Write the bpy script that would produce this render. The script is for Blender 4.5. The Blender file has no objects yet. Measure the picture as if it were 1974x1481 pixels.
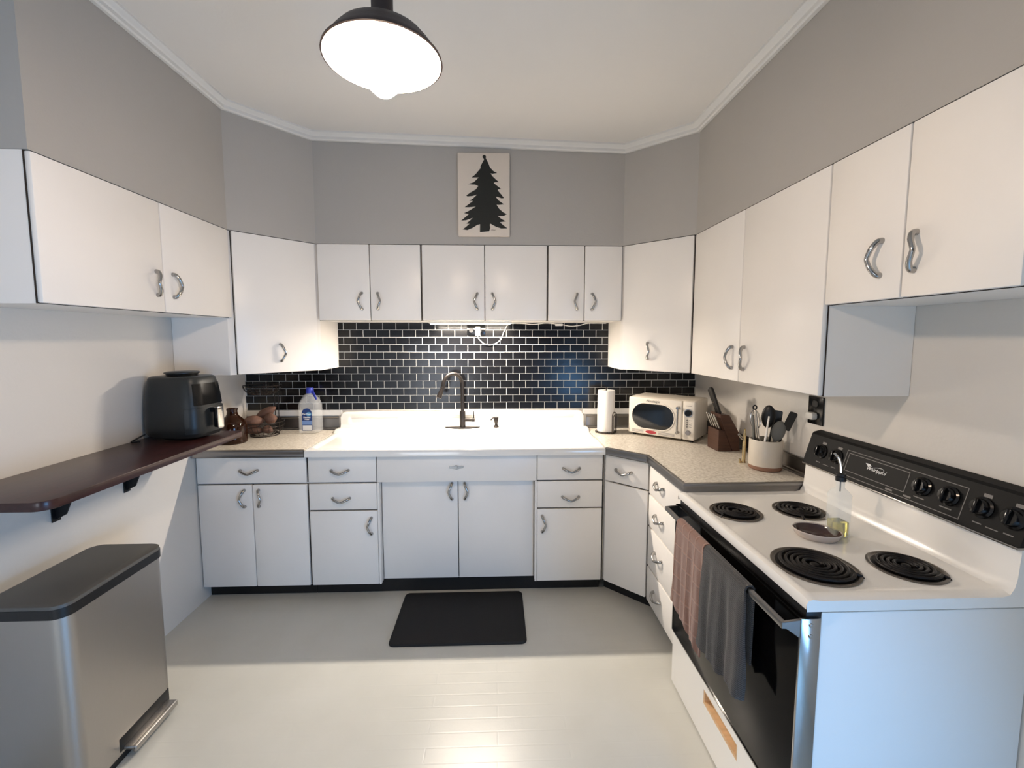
import bpy, bmesh, math, random
from mathutils import Vector, Matrix
random.seed(7)
PI = math.pi
SC = bpy.context.scene
COL = SC.collection

# ------------------------------------------------------------------ camera
F_PX, PITCH, YAW = 843.0, -0.087, 0.0353
CAM_H = 1.559
cam_d = bpy.data.cameras.new('camera')
cam = bpy.data.objects.new('camera', cam_d)
COL.objects.link(cam)
fwd = Vector((math.sin(YAW)*math.cos(PITCH), math.cos(YAW)*math.cos(PITCH), math.sin(PITCH)))
right = Vector((math.cos(YAW), -math.sin(YAW), 0))
up = right.cross(fwd)
cam.matrix_world = Matrix(((right.x, up.x, -fwd.x, 0), (right.y, up.y, -fwd.y, 0),
                           (right.z, up.z, -fwd.z, CAM_H), (0, 0, 0, 1)))
cam_d.sensor_width = 36
cam_d.lens = F_PX/1974*36
cam_d.shift_y = -14.7/1974
cam_d.clip_start = 0.02
SC.camera = cam

# ------------------------------------------------------------------ world, light, exposure
SC.view_settings.view_transform = 'Standard'
SC.view_settings.look = 'None'
SC.view_settings.gamma = 1
SC.view_settings.use_curve_mapping = False
SC.view_settings.exposure = 0.92
w = bpy.data.worlds.new('world'); SC.world = w
w.use_nodes = True
w.node_tree.nodes['Background'].inputs[0].default_value = (0.55, 0.72, 1.0, 1)
w.node_tree.nodes['Background'].inputs[1].default_value = 0.6
LED_W, BULB_E, WINDOW_W, BASE_FILL_W = 20.0, 290.0, 24.0, 12.5

def area_light(name, loc, direction, sx, sy, watts, color):
    d = bpy.data.lights.new(name, 'AREA'); d.shape = 'RECTANGLE'
    d.size, d.size_y, d.energy, d.color = sx, sy, watts, color
    o = bpy.data.objects.new(name, d); COL.objects.link(o)
    o.location = loc
    o.rotation_euler = Vector(direction).to_track_quat('-Z', 'Y').to_euler()
    return o
# daylight through the window in the right-hand wall beside the photographer
area_light('window_daylight', (1.24, -0.62, 0.74), (-1, 0.1, -0.42), 1.20, 0.9, WINDOW_W, (0.20, 0.51, 1.0))
# unseen fill light added low behind the camera to brighten the base cabinet fronts
area_light('added_base_fill', (-1.05, -1.93, 0.72), (0, 1, -0.16), 0.9, 1.2, BASE_FILL_W, (0.80, 0.88, 1.0))

# ------------------------------------------------------------------ helpers
def lin(c):
    c = c/255.0
    return c/12.92 if c <= 0.04045 else ((c+0.055)/1.055)**2.4
def rgb(r, g, b): return (lin(r), lin(g), lin(b), 1)

ORG = {}          # object -> world origin of its root
def link(o):
    COL.objects.link(o); return o
def empty(name, loc):
    o = bpy.data.objects.new(name, None); link(o)
    o.location = loc; o.empty_display_size = 0.05
    ORG[o] = Vector(loc); return o
def tag(o, label, cat, group=None, kind=None):
    if label: o['label'] = label
    if cat: o['category'] = cat
    if group: o['group'] = group
    if kind: o['kind'] = kind
    return o
def thing(name, label, cat, loc, group=None):
    return tag(empty(name, loc), label, cat, group)
def to_mesh(name, bm, mat, smooth=True, angle=35):
    bmesh.ops.recalc_face_normals(bm, faces=bm.faces)
    me = bpy.data.meshes.new(name); bm.to_mesh(me); bm.free()
    mats = mat if isinstance(mat, (list, tuple)) else [mat]
    for m in mats: me.materials.append(m)
    if smooth:
        for p in me.polygons: p.use_smooth = True
        me.set_sharp_from_angle(angle=math.radians(angle))
    return me
def part(name, bm, mat, parent, smooth=True, angle=35, label=None):
    bmesh.ops.translate(bm, verts=bm.verts, vec=-ORG[parent])
    o = bpy.data.objects.new(name, to_mesh(name, bm, mat, smooth, angle)); link(o)
    o.parent = parent; ORG[o] = ORG[parent]
    if label: o['label'] = label
    return o
def single(name, bm, mat, label, cat, group=None, smooth=True, angle=35):
    xs = [v.co for v in bm.verts]
    c = Vector(((min(v.x for v in xs)+max(v.x for v in xs))/2, (min(v.y for v in xs)+max(v.y for v in xs))/2, min(v.z for v in xs)))
    bmesh.ops.translate(bm, verts=bm.verts, vec=-c)
    o = bpy.data.objects.new(name, to_mesh(name, bm, mat, smooth, angle)); link(o)
    o.location = c; ORG[o] = c
    return tag(o, label, cat, group)
def struct(name, bm, mat, smooth=False, label=None):
    o = bpy.data.objects.new(name, to_mesh(name, bm, mat, smooth)); link(o)
    ORG[o] = Vector((0, 0, 0)); o['kind'] = 'structure'
    if label: o['label'] = label
    return o
def inst(name, me, loc, rot, parent):
    o = bpy.data.objects.new(name, me); link(o)
    o.parent = parent
    o.matrix_local = Matrix.Translation(Vector(loc)-ORG[parent]) @ rot.to_4x4()
    ORG[o] = ORG[parent]; return o
def frame(ex, ey, ez, o=(0, 0, 0)):
    ex, ey, ez, o = Vector(ex), Vector(ey), Vector(ez), Vector(o)
    return Matrix(((ex.x, ey.x, ez.x, o.x), (ex.y, ey.y, ez.y, o.y), (ex.z, ey.z, ez.z, o.z), (0, 0, 0, 1)))
def along(p0, p1, hint=(0, 1, 0)):
    """matrix whose z axis runs from p0 to p1"""
    z = (Vector(p1)-Vector(p0)).normalized()
    h = Vector(hint)
    if abs(h.dot(z)) > 0.98: h = Vector((1, 0, 0))
    x = h.cross(z).normalized(); y = z.cross(x)
    return frame(x, y, z, p0)
def NB(): return bmesh.new()
def box(bm, x0, x1, y0, y1, z0, z1, bev=0.0, seg=2, M=None):
    t = bmesh.new()
    bmesh.ops.create_cube(t, size=1)
    bmesh.ops.scale(t, verts=t.verts, vec=(x1-x0, y1-y0, z1-z0))
    bmesh.ops.translate(t, verts=t.verts, vec=((x0+x1)/2, (y0+y1)/2, (z0+z1)/2))
    if bev: bmesh.ops.bevel(t, geom=t.edges[:], offset=bev, segments=seg, profile=0.5, affect='EDGES')
    return merge(bm, t, M)
def merge(bm, t, M=None, mi=0):
    vm = {}
    for v in t.verts:
        vm[v] = bm.verts.new(M @ v.co if M else v.co)
    for f in t.faces:
        try:
            nf = bm.faces.new([vm[v] for v in f.verts]); nf.material_index = f.material_index or mi
        except ValueError: pass
    t.free(); return bm
def prism(bm, poly, z0, z1, bev=0.0, seg=2, M=None, only_top=False):
    """extrude an xy polygon from z0 to z1"""
    t = bmesh.new()
    lo = [t.verts.new((p[0], p[1], z0)) for p in poly]
    hi = [t.verts.new((p[0], p[1], z1)) for p in poly]
    n = len(poly)
    t.faces.new(lo); t.faces.new(hi)
    for i in range(n): t.faces.new((lo[i], lo[(i+1) % n], hi[(i+1) % n], hi[i]))
    bmesh.ops.recalc_face_normals(t, faces=t.faces)
    if bev:
        ed = [e for e in t.edges if all(v in hi for v in e.verts)] if only_top else \
             [e for e in t.edges if all(v in hi for v in e.verts) or all(v in lo for v in e.verts)]
        bmesh.ops.bevel(t, geom=ed, offset=bev, segments=seg, profile=0.5, affect='EDGES')
    big = [f for f in t.faces if len(f.verts) > 4]
    if big: bmesh.ops.triangulate(t, faces=big)
    return merge(bm, t, M)
def rrect(x0, x1, y0, y1, r, n=6):
    out = []
    for cx, cy, a in ((x1-r, y1-r, 0), (x0+r, y1-r, 90), (x0+r, y0+r, 180), (x1-r, y0+r, 270)):
        for i in range(n+1):
            t = math.radians(a+90*i/n); out.append((cx+r*math.cos(t), cy+r*math.sin(t)))
    return out
def tube(bm, pts, rad, n=10, cap=True, sx=1.0, closed=False, M=None):
    """round (or flattened, sx) tube along points"""
    P = [Vector(p) for p in pts]
    if M: P = [M @ p for p in P]
    R = rad if isinstance(rad, (list, tuple)) else [rad]*len(P)
    rings = []; prev = None
    for i, p in enumerate(P):
        if closed: d = P[(i+1) % len(P)]-P[i-1]
        else: d = P[min(i+1, len(P)-1)]-P[max(i-1, 0)]
        d.normalize()
        if prev is None:
            h = Vector((0, 0, 1)) if abs(d.z) < 0.9 else Vector((0, 1, 0))
            x = h.cross(d).normalized()
        else:
            x = (prev-d*prev.dot(d)).normalized()
        prev = x; y = d.cross(x)
        rings.append([bm.verts.new(p+(x*math.cos(2*PI*k/n)*sx+y*math.sin(2*PI*k/n))*R[i]) for k in range(n)])
    m = len(rings)
    for i in range(m if closed else m-1):
        a, b = rings[i], rings[(i+1) % m]
        for k in range(n): bm.faces.new((a[k], a[(k+1) % n], b[(k+1) % n], b[k]))
    if cap and not closed:
        bm.faces.new(rings[0][::-1]); bm.faces.new(rings[-1])
    return bm
def catmull(pts, sub=6):
    P = [Vector(p) for p in pts]; out = []
    for i in range(len(P)-1):
        p0, p1, p2, p3 = P[max(i-1, 0)], P[i], P[i+1], P[min(i+2, len(P)-1)]
        for k in range(sub):
            t = k/sub
            out.append(0.5*((2*p1)+(p2-p0)*t+(2*p0-5*p1+4*p2-p3)*t*t+(3*p1-p0-3*p2+p3)*t**3))
    out.append(P[-1]); return out
def lathe(bm, prof, n=32, M=None, c=(0, 0, 0), ang=2*PI):
    """revolve (r,z) profile round z"""
    c = Vector(c); rings = []; full = abs(ang-2*PI) < 1e-6
    cnt = n if full else n+1
    for r, z in prof:
        if r < 1e-6:
            v = Vector((0, 0, z))+c
            rings.append([bm.verts.new(M @ v if M else v)]); continue
        ring = []
        for k in range(cnt):
            a = ang*k/n
            v = Vector((r*math.cos(a), r*math.sin(a), z))+c
            ring.append(bm.verts.new(M @ v if M else v))
        rings.append(ring)
    for a, b in zip(rings, rings[1:]):
        for k in range(n):
            k2 = (k+1) % cnt if full else k+1
            if len(a) == 1 and len(b) == 1: continue
            if len(a) == 1: bm.faces.new((a[0], b[k], b[k2]))
            elif len(b) == 1: bm.faces.new((a[k], b[0], a[k2]))
            else: bm.faces.new((a[k], a[k2], b[k2], b[k]))
    return bm
def ball(bm, c, rx, ry, rz, M=None, u=20, v=12):
    t = bmesh.new()
    bmesh.ops.create_uvsphere(t, u_segments=u, v_segments=v, radius=1)
    bmesh.ops.scale(t, verts=t.verts, vec=(rx, ry, rz))
    bmesh.ops.translate(t, verts=t.verts, vec=c)
    return merge(bm, t, M)
def loft(bm, secs, cap=True):
    """join equal-length rings of 3-D points"""
    R = [[bm.verts.new(p) for p in s] for s in secs]
    n = len(R[0])
    for a, b in zip(R, R[1:]):
        for k in range(n): bm.faces.new((a[k], a[(k+1) % n], b[(k+1) % n], b[k]))
    if cap:
        for ring in (R[0][::-1], R[-1]):
            bm.faces.new(ring)
    return bm
def cyl(bm, p0, p1, r0, r1=None, n=20):
    r1 = r0 if r1 is None else r1
    L = (Vector(p1)-Vector(p0)).length
    return lathe(bm, [(0, 0), (r0, 0), (r1, L), (0, L)], n, along(p0, p1))
def text_mesh(body, size, extrude=0.0004, shear=0.0, bold=0.0, align='CENTER'):
    cu = bpy.data.curves.new('lettering', 'FONT')
    cu.body = body; cu.size = size; cu.extrude = extrude; cu.shear = shear; cu.offset = bold
    cu.align_x = align; cu.align_y = 'CENTER'; cu.resolution_u = 3
    ob = bpy.data.objects.new('lettering_tmp', cu); link(ob)
    dg = bpy.context.evaluated_depsgraph_get()
    me = bpy.data.meshes.new_from_object(ob.evaluated_get(dg))
    bpy.data.objects.remove(ob); bpy.data.curves.remove(cu)
    return me
def text(name, body, size, M, mat, parent, **k):
    me = text_mesh(body, size, **k)
    me.materials.clear(); me.materials.append(mat)
    o = bpy.data.objects.new(name, me); link(o); o.parent = parent
    o.matrix_local = Matrix.Translation(-ORG[parent]) @ M
    ORG[o] = ORG[parent]; return o

# ------------------------------------------------------------------ materials
def mat(name, color, rough=0.5, metal=0.0, bump=0.0, bscale=40.0, var=0.0, vscale=3.0, coat=0.0, spec=None,
        trans=0.0, ior=1.45, stretch=None, rvar=0.0, emit=None, estr=0.0, sheen=0.0):
    m = bpy.data.materials.new(name); m.use_nodes = True
    nt = m.node_tree; N, L = nt.nodes, nt.links
    b = N['Principled BSDF']
    b.inputs['Base Color'].default_value = color
    b.inputs['Roughness'].default_value = rough
    b.inputs['Metallic'].default_value = metal
    b.inputs['IOR'].default_value = ior
    if coat: b.inputs['Coat Weight'].default_value = coat; b.inputs['Coat Roughness'].default_value = 0.06
    if spec is not None: b.inputs['Specular IOR Level'].default_value = spec
    if trans: b.inputs['Transmission Weight'].default_value = trans
    if sheen: b.inputs['Sheen Weight'].default_value = sheen; b.inputs['Sheen Roughness'].default_value = 0.6
    if emit: b.inputs['Emission Color'].default_value = emit; b.inputs['Emission Strength'].default_value = estr
    tc = N.new('ShaderNodeTexCoord'); src = tc.outputs['Object']
    if stretch:
        mp = N.new('ShaderNodeMapping'); mp.inputs['Scale'].default_value = stretch
        L.new(src, mp.inputs[0]); src = mp.outputs[0]
    if var:
        n = N.new('ShaderNodeTexNoise'); n.inputs['Scale'].default_value = vscale; n.inputs['Detail'].default_value = 5
        L.new(src, n.inputs['Vector'])
        r = N.new('ShaderNodeValToRGB')
        lo = [max(0, c*(1-var)) for c in color[:3]]; hi = [min(1, c*(1+var)) for c in color[:3]]
        r.color_ramp.elements[0].position = 0.3; r.color_ramp.elements[1].position = 0.7
        r.color_ramp.elements[0].color = (*lo, 1); r.color_ramp.elements[1].color = (*hi, 1)
        L.new(n.outputs['Fac'], r.inputs[0]); L.new(r.outputs[0], b.inputs['Base Color'])
    if rvar:
        n = N.new('ShaderNodeTexNoise'); n.inputs['Scale'].default_value = bscale; n.inputs['Detail'].default_value = 3
        L.new(src, n.inputs['Vector'])
        mr = N.new('ShaderNodeMapRange'); mr.inputs['To Min'].default_value = rough-rvar; mr.inputs['To Max'].default_value = rough+rvar
        L.new(n.outputs['Fac'], mr.inputs[0]); L.new(mr.outputs[0], b.inputs['Roughness'])
    if bump:
        n = N.new('ShaderNodeTexNoise'); n.inputs['Scale'].default_value = bscale; n.inputs['Detail'].default_value = 3
        L.new(src, n.inputs['Vector'])
        bp = N.new('ShaderNodeBump'); bp.inputs['Strength'].default_value = bump; bp.inputs['Distance'].default_value = 0.002
        L.new(n.outputs['Fac'], bp.inputs['Height']); L.new(bp.outputs[0], b.inputs['Normal'])
    return m

M_CAB = mat('white_cabinet_enamel', rgb(238, 233, 226), 0.34, bump=0.12, bscale=60, var=0.02, vscale=2.5)
M_SEAM = mat('dark_brown_seam_shade_grime', rgb(46, 38, 33), 0.8)
M_WALLG = mat('grey_wall_paint', rgb(172, 168, 162), 0.6, bump=0.25, bscale=90, var=0.03, vscale=1.5)
M_WALLW = mat('off_white_wall_paint', rgb(216, 211, 203), 0.45, bump=0.2, bscale=80, var=0.025, vscale=1.3)
M_WALLN = mat('dark_taupe_wall_paint', rgb(96, 90, 84), 0.6, bump=0.2, bscale=80)
M_CEIL = mat('ceiling_paint', rgb(226, 222, 216), 0.75, bump=0.2, bscale=70, var=0.02, vscale=1.2)
M_TRIM = mat('white_trim_paint', rgb(218, 216, 211), 0.45, bump=0.1, bscale=50)
M_BLACK = mat('black_toe_kick_paint', rgb(14, 13, 13), 0.55, bump=0.15, bscale=60)
M_CHROME = mat('chrome', rgb(172, 170, 167), 0.16, 1.0)
M_EDGE = mat('aluminium_edging', rgb(140, 138, 137), 0.3, 1.0, bump=0.06, bscale=30, stretch=(1, 1, 14))
M_PORC = mat('white_sink_porcelain', rgb(236, 233, 226), 0.14, coat=0.4)
M_TILE = mat('black_glazed_tile', rgb(12, 12, 14), 0.20, bump=0.22, bscale=26, var=0.5, vscale=11, spec=0.5)
M_GROUT = mat('white_grout', rgb(226, 224, 218), 0.8, bump=0.1, bscale=200)
M_ORB = mat('oil_rubbed_bronze', rgb(52, 48, 46), 0.36, 0.7, bump=0.05, bscale=120)
M_SHELF = mat('dark_mahogany_board', rgb(48, 22, 21), 0.34, var=0.3, vscale=6, stretch=(9, 1, 9), coat=0.15)
M_BRACKET = mat('black_bracket_iron', rgb(22, 22, 24), 0.45, 0.3)
M_MAT = mat('black_foam_mat', rgb(18, 17, 17), 0.75, bump=0.5, bscale=220)
M_STEEL = mat('brushed_stainless', rgb(174, 170, 165), 0.42, 1.0, bump=0.05, bscale=25, stretch=(22, 22, 0.6), rvar=0.06)
M_LID = mat('dark_lid_metal', rgb(92, 91, 88), 0.5, 0.35, bump=0.03, bscale=40)
M_PLBLACK = mat('black_plastic', rgb(20, 20, 21), 0.4)
M_PLGLOSS = mat('gloss_black_plastic', rgb(10, 10, 11), 0.16, spec=0.4)
M_FRYER = mat('charcoal_fryer_plastic', rgb(40, 42, 42), 0.38, 0.25, bump=0.04, bscale=200)
M_RANGE = mat('white_range_enamel', rgb(238, 235, 229), 0.2, coat=0.3)
M_PANEL = mat('matt_black_control_panel', rgb(11, 11, 11), 0.5, spec=0.22)
M_RGLASS = mat('black_oven_glass', rgb(9, 8, 8), 0.10, spec=0.12)
M_RBODY = mat('white_range_side_enamel', rgb(236, 235, 231), 0.45)
M_COIL = mat('dark_heating_coil', rgb(30, 27, 27), 0.42, 0.5, bump=0.1, bscale=150)
M_PAN = mat('dull_chrome_drip_pan', rgb(120, 114, 108), 0.3, 1.0)
M_PANB = mat('burnt_black_drip_bowl', rgb(15, 13, 12), 0.5, 0.3)
M_CREAM = mat('cream_microwave_plastic', rgb(228, 220, 206), 0.3)
M_MWGLASS = mat('smoked_microwave_glass', rgb(22, 24, 25), 0.08, coat=0.5)
M_RED = mat('red_badge', rgb(170, 60, 66), 0.35)
M_GREYP = mat('grey_print', rgb(110, 105, 100), 0.5)
M_SILVER = mat('silver_plastic', rgb(150, 146, 146), 0.3, 0.6)
M_PAPER = mat('white_paper_towel', rgb(240, 236, 230), 0.9, bump=0.5, bscale=120)
M_WIRE = mat('dark_bronze_wire', rgb(58, 51, 47), 0.4, 0.7)
M_BLOCK = mat('walnut_knife_block', rgb(74, 49, 37), 0.42, var=0.25, vscale=8, stretch=(1, 1, 10))
M_CROCK = mat('cream_stoneware', rgb(206, 197, 182), 0.32, bump=0.1, bscale=60, var=0.03, vscale=12)
M_TERRA = mat('unglazed_terracotta', rgb(140, 104, 84), 0.7)
M_SILIG = mat('grey_silicone', rgb(96, 96, 92), 0.55)
M_SILIB = mat('black_nylon', rgb(18, 18, 19), 0.4)
M_WHITEP = mat('white_plastic', rgb(224, 220, 212), 0.35)
M_BRASS = mat('pale_brass', rgb(200, 178, 132), 0.25, 1.0)
M_GLASS = mat('clear_glass', (0.93, 0.98, 0.95, 1), 0.02, trans=1.0, ior=1.45)
M_PET = mat('clear_bottle_plastic', (0.93, 0.95, 0.96, 1), 0.08, trans=1.0, ior=1.2)
M_WATER = mat('water', (0.97, 0.99, 1, 1), 0.0, trans=1.0, ior=1.33)
M_OIL = mat('olive_oil', rgb(206, 196, 92), 0.02, trans=0.9, ior=1.42)
M_AMBER = mat('amber_glass', rgb(84, 45, 20), 0.04, trans=0.8, ior=1.4)
M_BLUE = mat('blue_cap_plastic', rgb(44, 58, 160), 0.35)
M_LABEL = mat('navy_label', rgb(36, 62, 120), 0.4)
M_LABEL2 = mat('pale_blue_label', rgb(120, 150, 200), 0.4)
M_CYAN = mat('cyan_label_disc', rgb(92, 158, 200), 0.4)
M_WHITEINK = mat('white_print', rgb(236, 236, 234), 0.5)
M_PANELINK = mat('grey_panel_print', rgb(120, 116, 112), 0.5)
M_POTATO = mat('potato_skin', rgb(112, 82, 68), 0.7, bump=0.8, bscale=45, var=0.25, vscale=14)
M_CANVAS = mat('cream_canvas', rgb(214, 203, 190), 0.8, bump=0.3, bscale=260, var=0.04, vscale=5)
M_TREE = mat('black_tree_paint', rgb(17, 20, 16), 0.6)
M_SIGN = mat('brown_signature_ink', rgb(84, 58, 46), 0.6)
M_SHADE = mat('dark_bronze_shade', rgb(58, 47, 44), 0.5, 0.35, bump=0.15, bscale=120)
M_SHADEIN = mat('white_shade_enamel', rgb(244, 240, 230), 0.4)
M_SOCKET = mat('tan_lamp_socket', rgb(196, 160, 120), 0.5)
M_BULB = mat('glowing_bulb', (1, 0.9, 0.75, 1), 0.3, emit=(1.0, 0.78, 0.59, 1), estr=BULB_E)
M_LED = mat('led_diffuser', (1, 1, 1, 1), 0.4, emit=(1.0, 0.90, 0.76, 1), estr=25)
M_TOWELB = mat('brown_terry', rgb(122, 86, 71), 0.95, bump=0.9, bscale=400, var=0.15, vscale=30, sheen=0.3)
M_TOWELG = mat('charcoal_knit', rgb(50, 48, 48), 0.95, bump=1.0, bscale=300, var=0.15, vscale=40, sheen=0.2)
M_WOOD = mat('raw_pine', rgb(222, 184, 140), 0.6, var=0.12, vscale=9, stretch=(1, 6, 14))
M_RESTB = mat('brown_glaze', rgb(66, 46, 44), 0.15, coat=0.3)
M_RESTC = mat('cream_glaze', rgb(196, 184, 174), 0.15, coat=0.3)
M_WINFRAME = mat('window_paint', rgb(225, 224, 220), 0.4)

# countertop laminate: fine two-tone fleck
def counter_material():
    m = mat('fleck_laminate', rgb(198, 186, 166), 0.32)
    nt = m.node_tree; N, L = nt.nodes, nt.links; b = N['Principled BSDF']
    tc = N.new('ShaderNodeTexCoord')
    n1 = N.new('ShaderNodeTexNoise'); n1.inputs['Scale'].default_value = 70; n1.inputs['Detail'].default_value = 6; n1.inputs['Roughness'].default_value = 0.7
    L.new(tc.outputs['Object'], n1.inputs['Vector'])
    r = N.new('ShaderNodeValToRGB'); e = r.color_ramp.elements
    e[0].position, e[0].color = 0.34, rgb(184, 174, 158)
    e[1].position, e[1].color = 0.66, rgb(236, 230, 218)
    x = e.new(0.5); x.color = rgb(215, 207, 193)
    L.new(n1.outputs['Fac'], r.inputs[0]); L.new(r.outputs[0], b.inputs['Base Color'])
    return m
M_COUNTER = counter_material()

# painted vinyl floor: the old embossed pattern shows through the gloss paint
def floor_material():
    m = mat('glossy_grey_floor_paint', rgb(176, 175, 167), 0.3)
    nt = m.node_tree; N, L = nt.nodes, nt.links; b = N['Principled BSDF']
    tc = N.new('ShaderNodeTexCoord')
    br = N.new('ShaderNodeTexBrick'); br.inputs['Scale'].default_value = 1.0
    br.inputs['Brick Width'].default_value = 0.55; br.inputs['Row Height'].default_value = 0.062
    br.inputs['Mortar Size'].default_value = 0.004; br.inputs['Mortar Smooth'].default_value = 0.6
    br.inputs['Color1'].default_value = br.inputs['Color2'].default_value = (1, 1, 1, 1)
    br.inputs['Mortar'].default_value = (0, 0, 0, 1)
    L.new(tc.outputs['Object'], br.inputs['Vector'])
    n = N.new('ShaderNodeTexNoise'); n.inputs['Scale'].default_value = 90; n.inputs['Detail'].default_value = 3
    L.new(tc.outputs['Object'], n.inputs['Vector'])
    mul = N.new('ShaderNodeMath'); mul.operation = 'MULTIPLY_ADD'; mul.inputs[1].default_value = 0.35
    L.new(n.outputs['Fac'], mul.inputs[0]); L.new(br.outputs['Color'], mul.inputs[2])
    bp = N.new('ShaderNodeBump'); bp.inputs['Strength'].default_value = 0.12; bp.inputs['Distance'].default_value = 0.0015
    L.new(mul.outputs[0], bp.inputs['Height']); L.new(bp.outputs[0], b.inputs['Normal'])
    n2 = N.new('ShaderNodeTexNoise'); n2.inputs['Scale'].default_value = 2.0; n2.inputs['Detail'].default_value = 6
    L.new(tc.outputs['Object'], n2.inputs['Vector'])
    r = N.new('ShaderNodeValToRGB'); r.color_ramp.elements[0].position = 0.3; r.color_ramp.elements[1].position = 0.7
    r.color_ramp.elements[0].color = rgb(188, 187, 178); r.color_ramp.elements[1].color = rgb(199, 198, 190)
    L.new(n2.outputs['Fac'], r.inputs[0]); L.new(r.outputs[0], b.inputs['Base Color'])
    return m
M_FLOOR = floor_material()
for m_, al in ((M_GLASS, 0.25), (M_PET, 0.20)):
    b_ = m_.node_tree.nodes['Principled BSDF']; b_.inputs['Transmission Weight'].default_value = 0; b_.inputs['Alpha'].default_value = al

def weave(m, width, height, line, depth, c_line=None):
    nt = m.node_tree; N, L = nt.nodes, nt.links; b = N['Principled BSDF']
    tc = N.new('ShaderNodeTexCoord'); mp = N.new('ShaderNodeMapping'); mp.inputs['Rotation'].default_value = (PI/2, 0, PI/2)
    sx_ = N.new('ShaderNodeSeparateXYZ'); cx_ = N.new('ShaderNodeCombineXYZ')
    L.new(tc.outputs['Object'], sx_.inputs[0]); L.new(sx_.outputs['Y'], cx_.inputs['X']); L.new(sx_.outputs['Z'], cx_.inputs['Y'])
    br = N.new('ShaderNodeTexBrick'); br.offset = 0.0; br.inputs['Scale'].default_value = 1
    br.inputs['Brick Width'].default_value = width; br.inputs['Row Height'].default_value = height; br.inputs['Mortar Size'].default_value = line; br.inputs['Mortar Smooth'].default_value = 0.5
    col = b.inputs['Base Color'].default_value[:]
    br.inputs['Color1'].default_value = col; br.inputs['Color2'].default_value = col
    br.inputs['Mortar'].default_value = c_line or col
    L.new(cx_.outputs[0], br.inputs['Vector'])
    for l in list(b.inputs['Base Color'].links): L.remove(l)
    L.new(br.outputs['Color'], b.inputs['Base Color'])
    bp = N.new('ShaderNodeBump'); bp.inputs['Strength'].default_value = 0.8; bp.inputs['Distance'].default_value = depth
    old = b.inputs['Normal'].links[0].from_socket
    L.new(old, bp.inputs['Normal']); L.new(br.outputs['Fac'], bp.inputs['Height']); L.new(bp.outputs[0], b.inputs['Normal'])
weave(M_TOWELB, 0.055, 0.065, 0.005, 0.003, rgb(142, 104, 87))
weave(M_TOWELG, 0.5, 0.006, 0.0016, 0.003)

# ------------------------------------------------------------------ main dimensions
XL, XR, YB, YN = -1.743, 1.429, 3.086, -2.0          # walls
XLU, XRU, YBU = -1.419, 1.104, 2.754                 # faces of the upper cabinets
YL0, YL1, YR1, YR2, YR3, YR0 = 1.435, 2.424, 2.442, 1.454, 1.175, 0.894
XBL, XBR = -1.096, 0.791
ZT, ZS, ZD = 2.1315, 1.668, 1.359
YCF, XS0, XS1 = 2.532, -1.106, 0.637
XRB, YD1, YD0 = 0.842, 2.337, 1.868
ZDT, ZDB, ZC = 0.873, 0.087, 0.918
def zceil(x): return 2.752-0.0254*(x+0.15)

# ------------------------------------------------------------------ room shell
bm = NB(); box(bm, XL-0.1, XR+0.1, YN-0.1, YB+0.1, -0.08, 0); struct('floor', bm, M_FLOOR)
bm = NB()
cv = [(XL-0.1, YN-0.1), (XR+0.1, YN-0.1), (XR+0.1, YB+0.1), (XL-0.1, YB+0.1)]
lo = [bm.verts.new((x, y, zceil(x))) for x, y in cv]; hi = [bm.verts.new((x, y, zceil(x)+0.08)) for x, y in cv]
bm.faces.new(lo); bm.faces.new(hi)
for i in range(4): bm.faces.new((lo[i], lo[(i+1) % 4], hi[(i+1) % 4], hi[i]))
struct('ceiling', bm, M_CEIL)
bm = NB(); box(bm, XL-0.1, XR+0.1, YB, YB+0.1, 0, 2.95); wall_back = struct('wall_back', bm, M_WALLW)
bm = NB(); box(bm, XL-0.1, XL, YN, YB, 0, 2.95); struct('wall_left', bm, M_WALLW)
bm = NB()                                            # right wall with the window opening near the photographer
WY0, WY1, WZ0, WZ1 = -1.27, 0.03, 0.18, 1.26
box(bm, XR, XR+0.1, WY1, YB, 0, 2.95); box(bm, XR, XR+0.1, YN, WY0, 0, 2.95)
box(bm, XR, XR+0.1, WY0, WY1, 0, WZ0); box(bm, XR, XR+0.1, WY0, WY1, WZ1, 2.95)
struct('wall_right', bm, M_WALLW)
bm = NB()
for a in ((WY0, WY0+0.05, WZ0, WZ1), (WY1-0.05, WY1, WZ0, WZ1), (WY0+0.05, WY1-0.05, WZ0, WZ0+0.05), (WY0+0.05, WY1-0.05, WZ1-0.05, WZ1), (WY0+0.05, WY1-0.05, 0.70, 0.73)):
    box(bm, XR+0.03, XR+0.08, *a)
struct('window_1', bm, M_WINFRAME)
bm = NB(); box(bm, XL-0.1, XR+0.1, YN-0.1, YN, 0, 2.95); struct('wall_near', bm, M_WALLN)
# boxed-in soffit above the cabinets, following their faces
SOF = [(XL, YL0), (XLU-0.004, YL0), (XLU-0.004, YL1), (XBL, YBU+0.004), (XBR, YBU+0.004), (XRU+0.004, YR1), (XRU+0.004, -0.4), (XR, -0.4), (XR, YB), (XL, YB)]
bm = NB(); prism(bm, SOF, ZT+0.001, 2.86); struct('wall_soffit', bm, M_WALLG)
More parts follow.
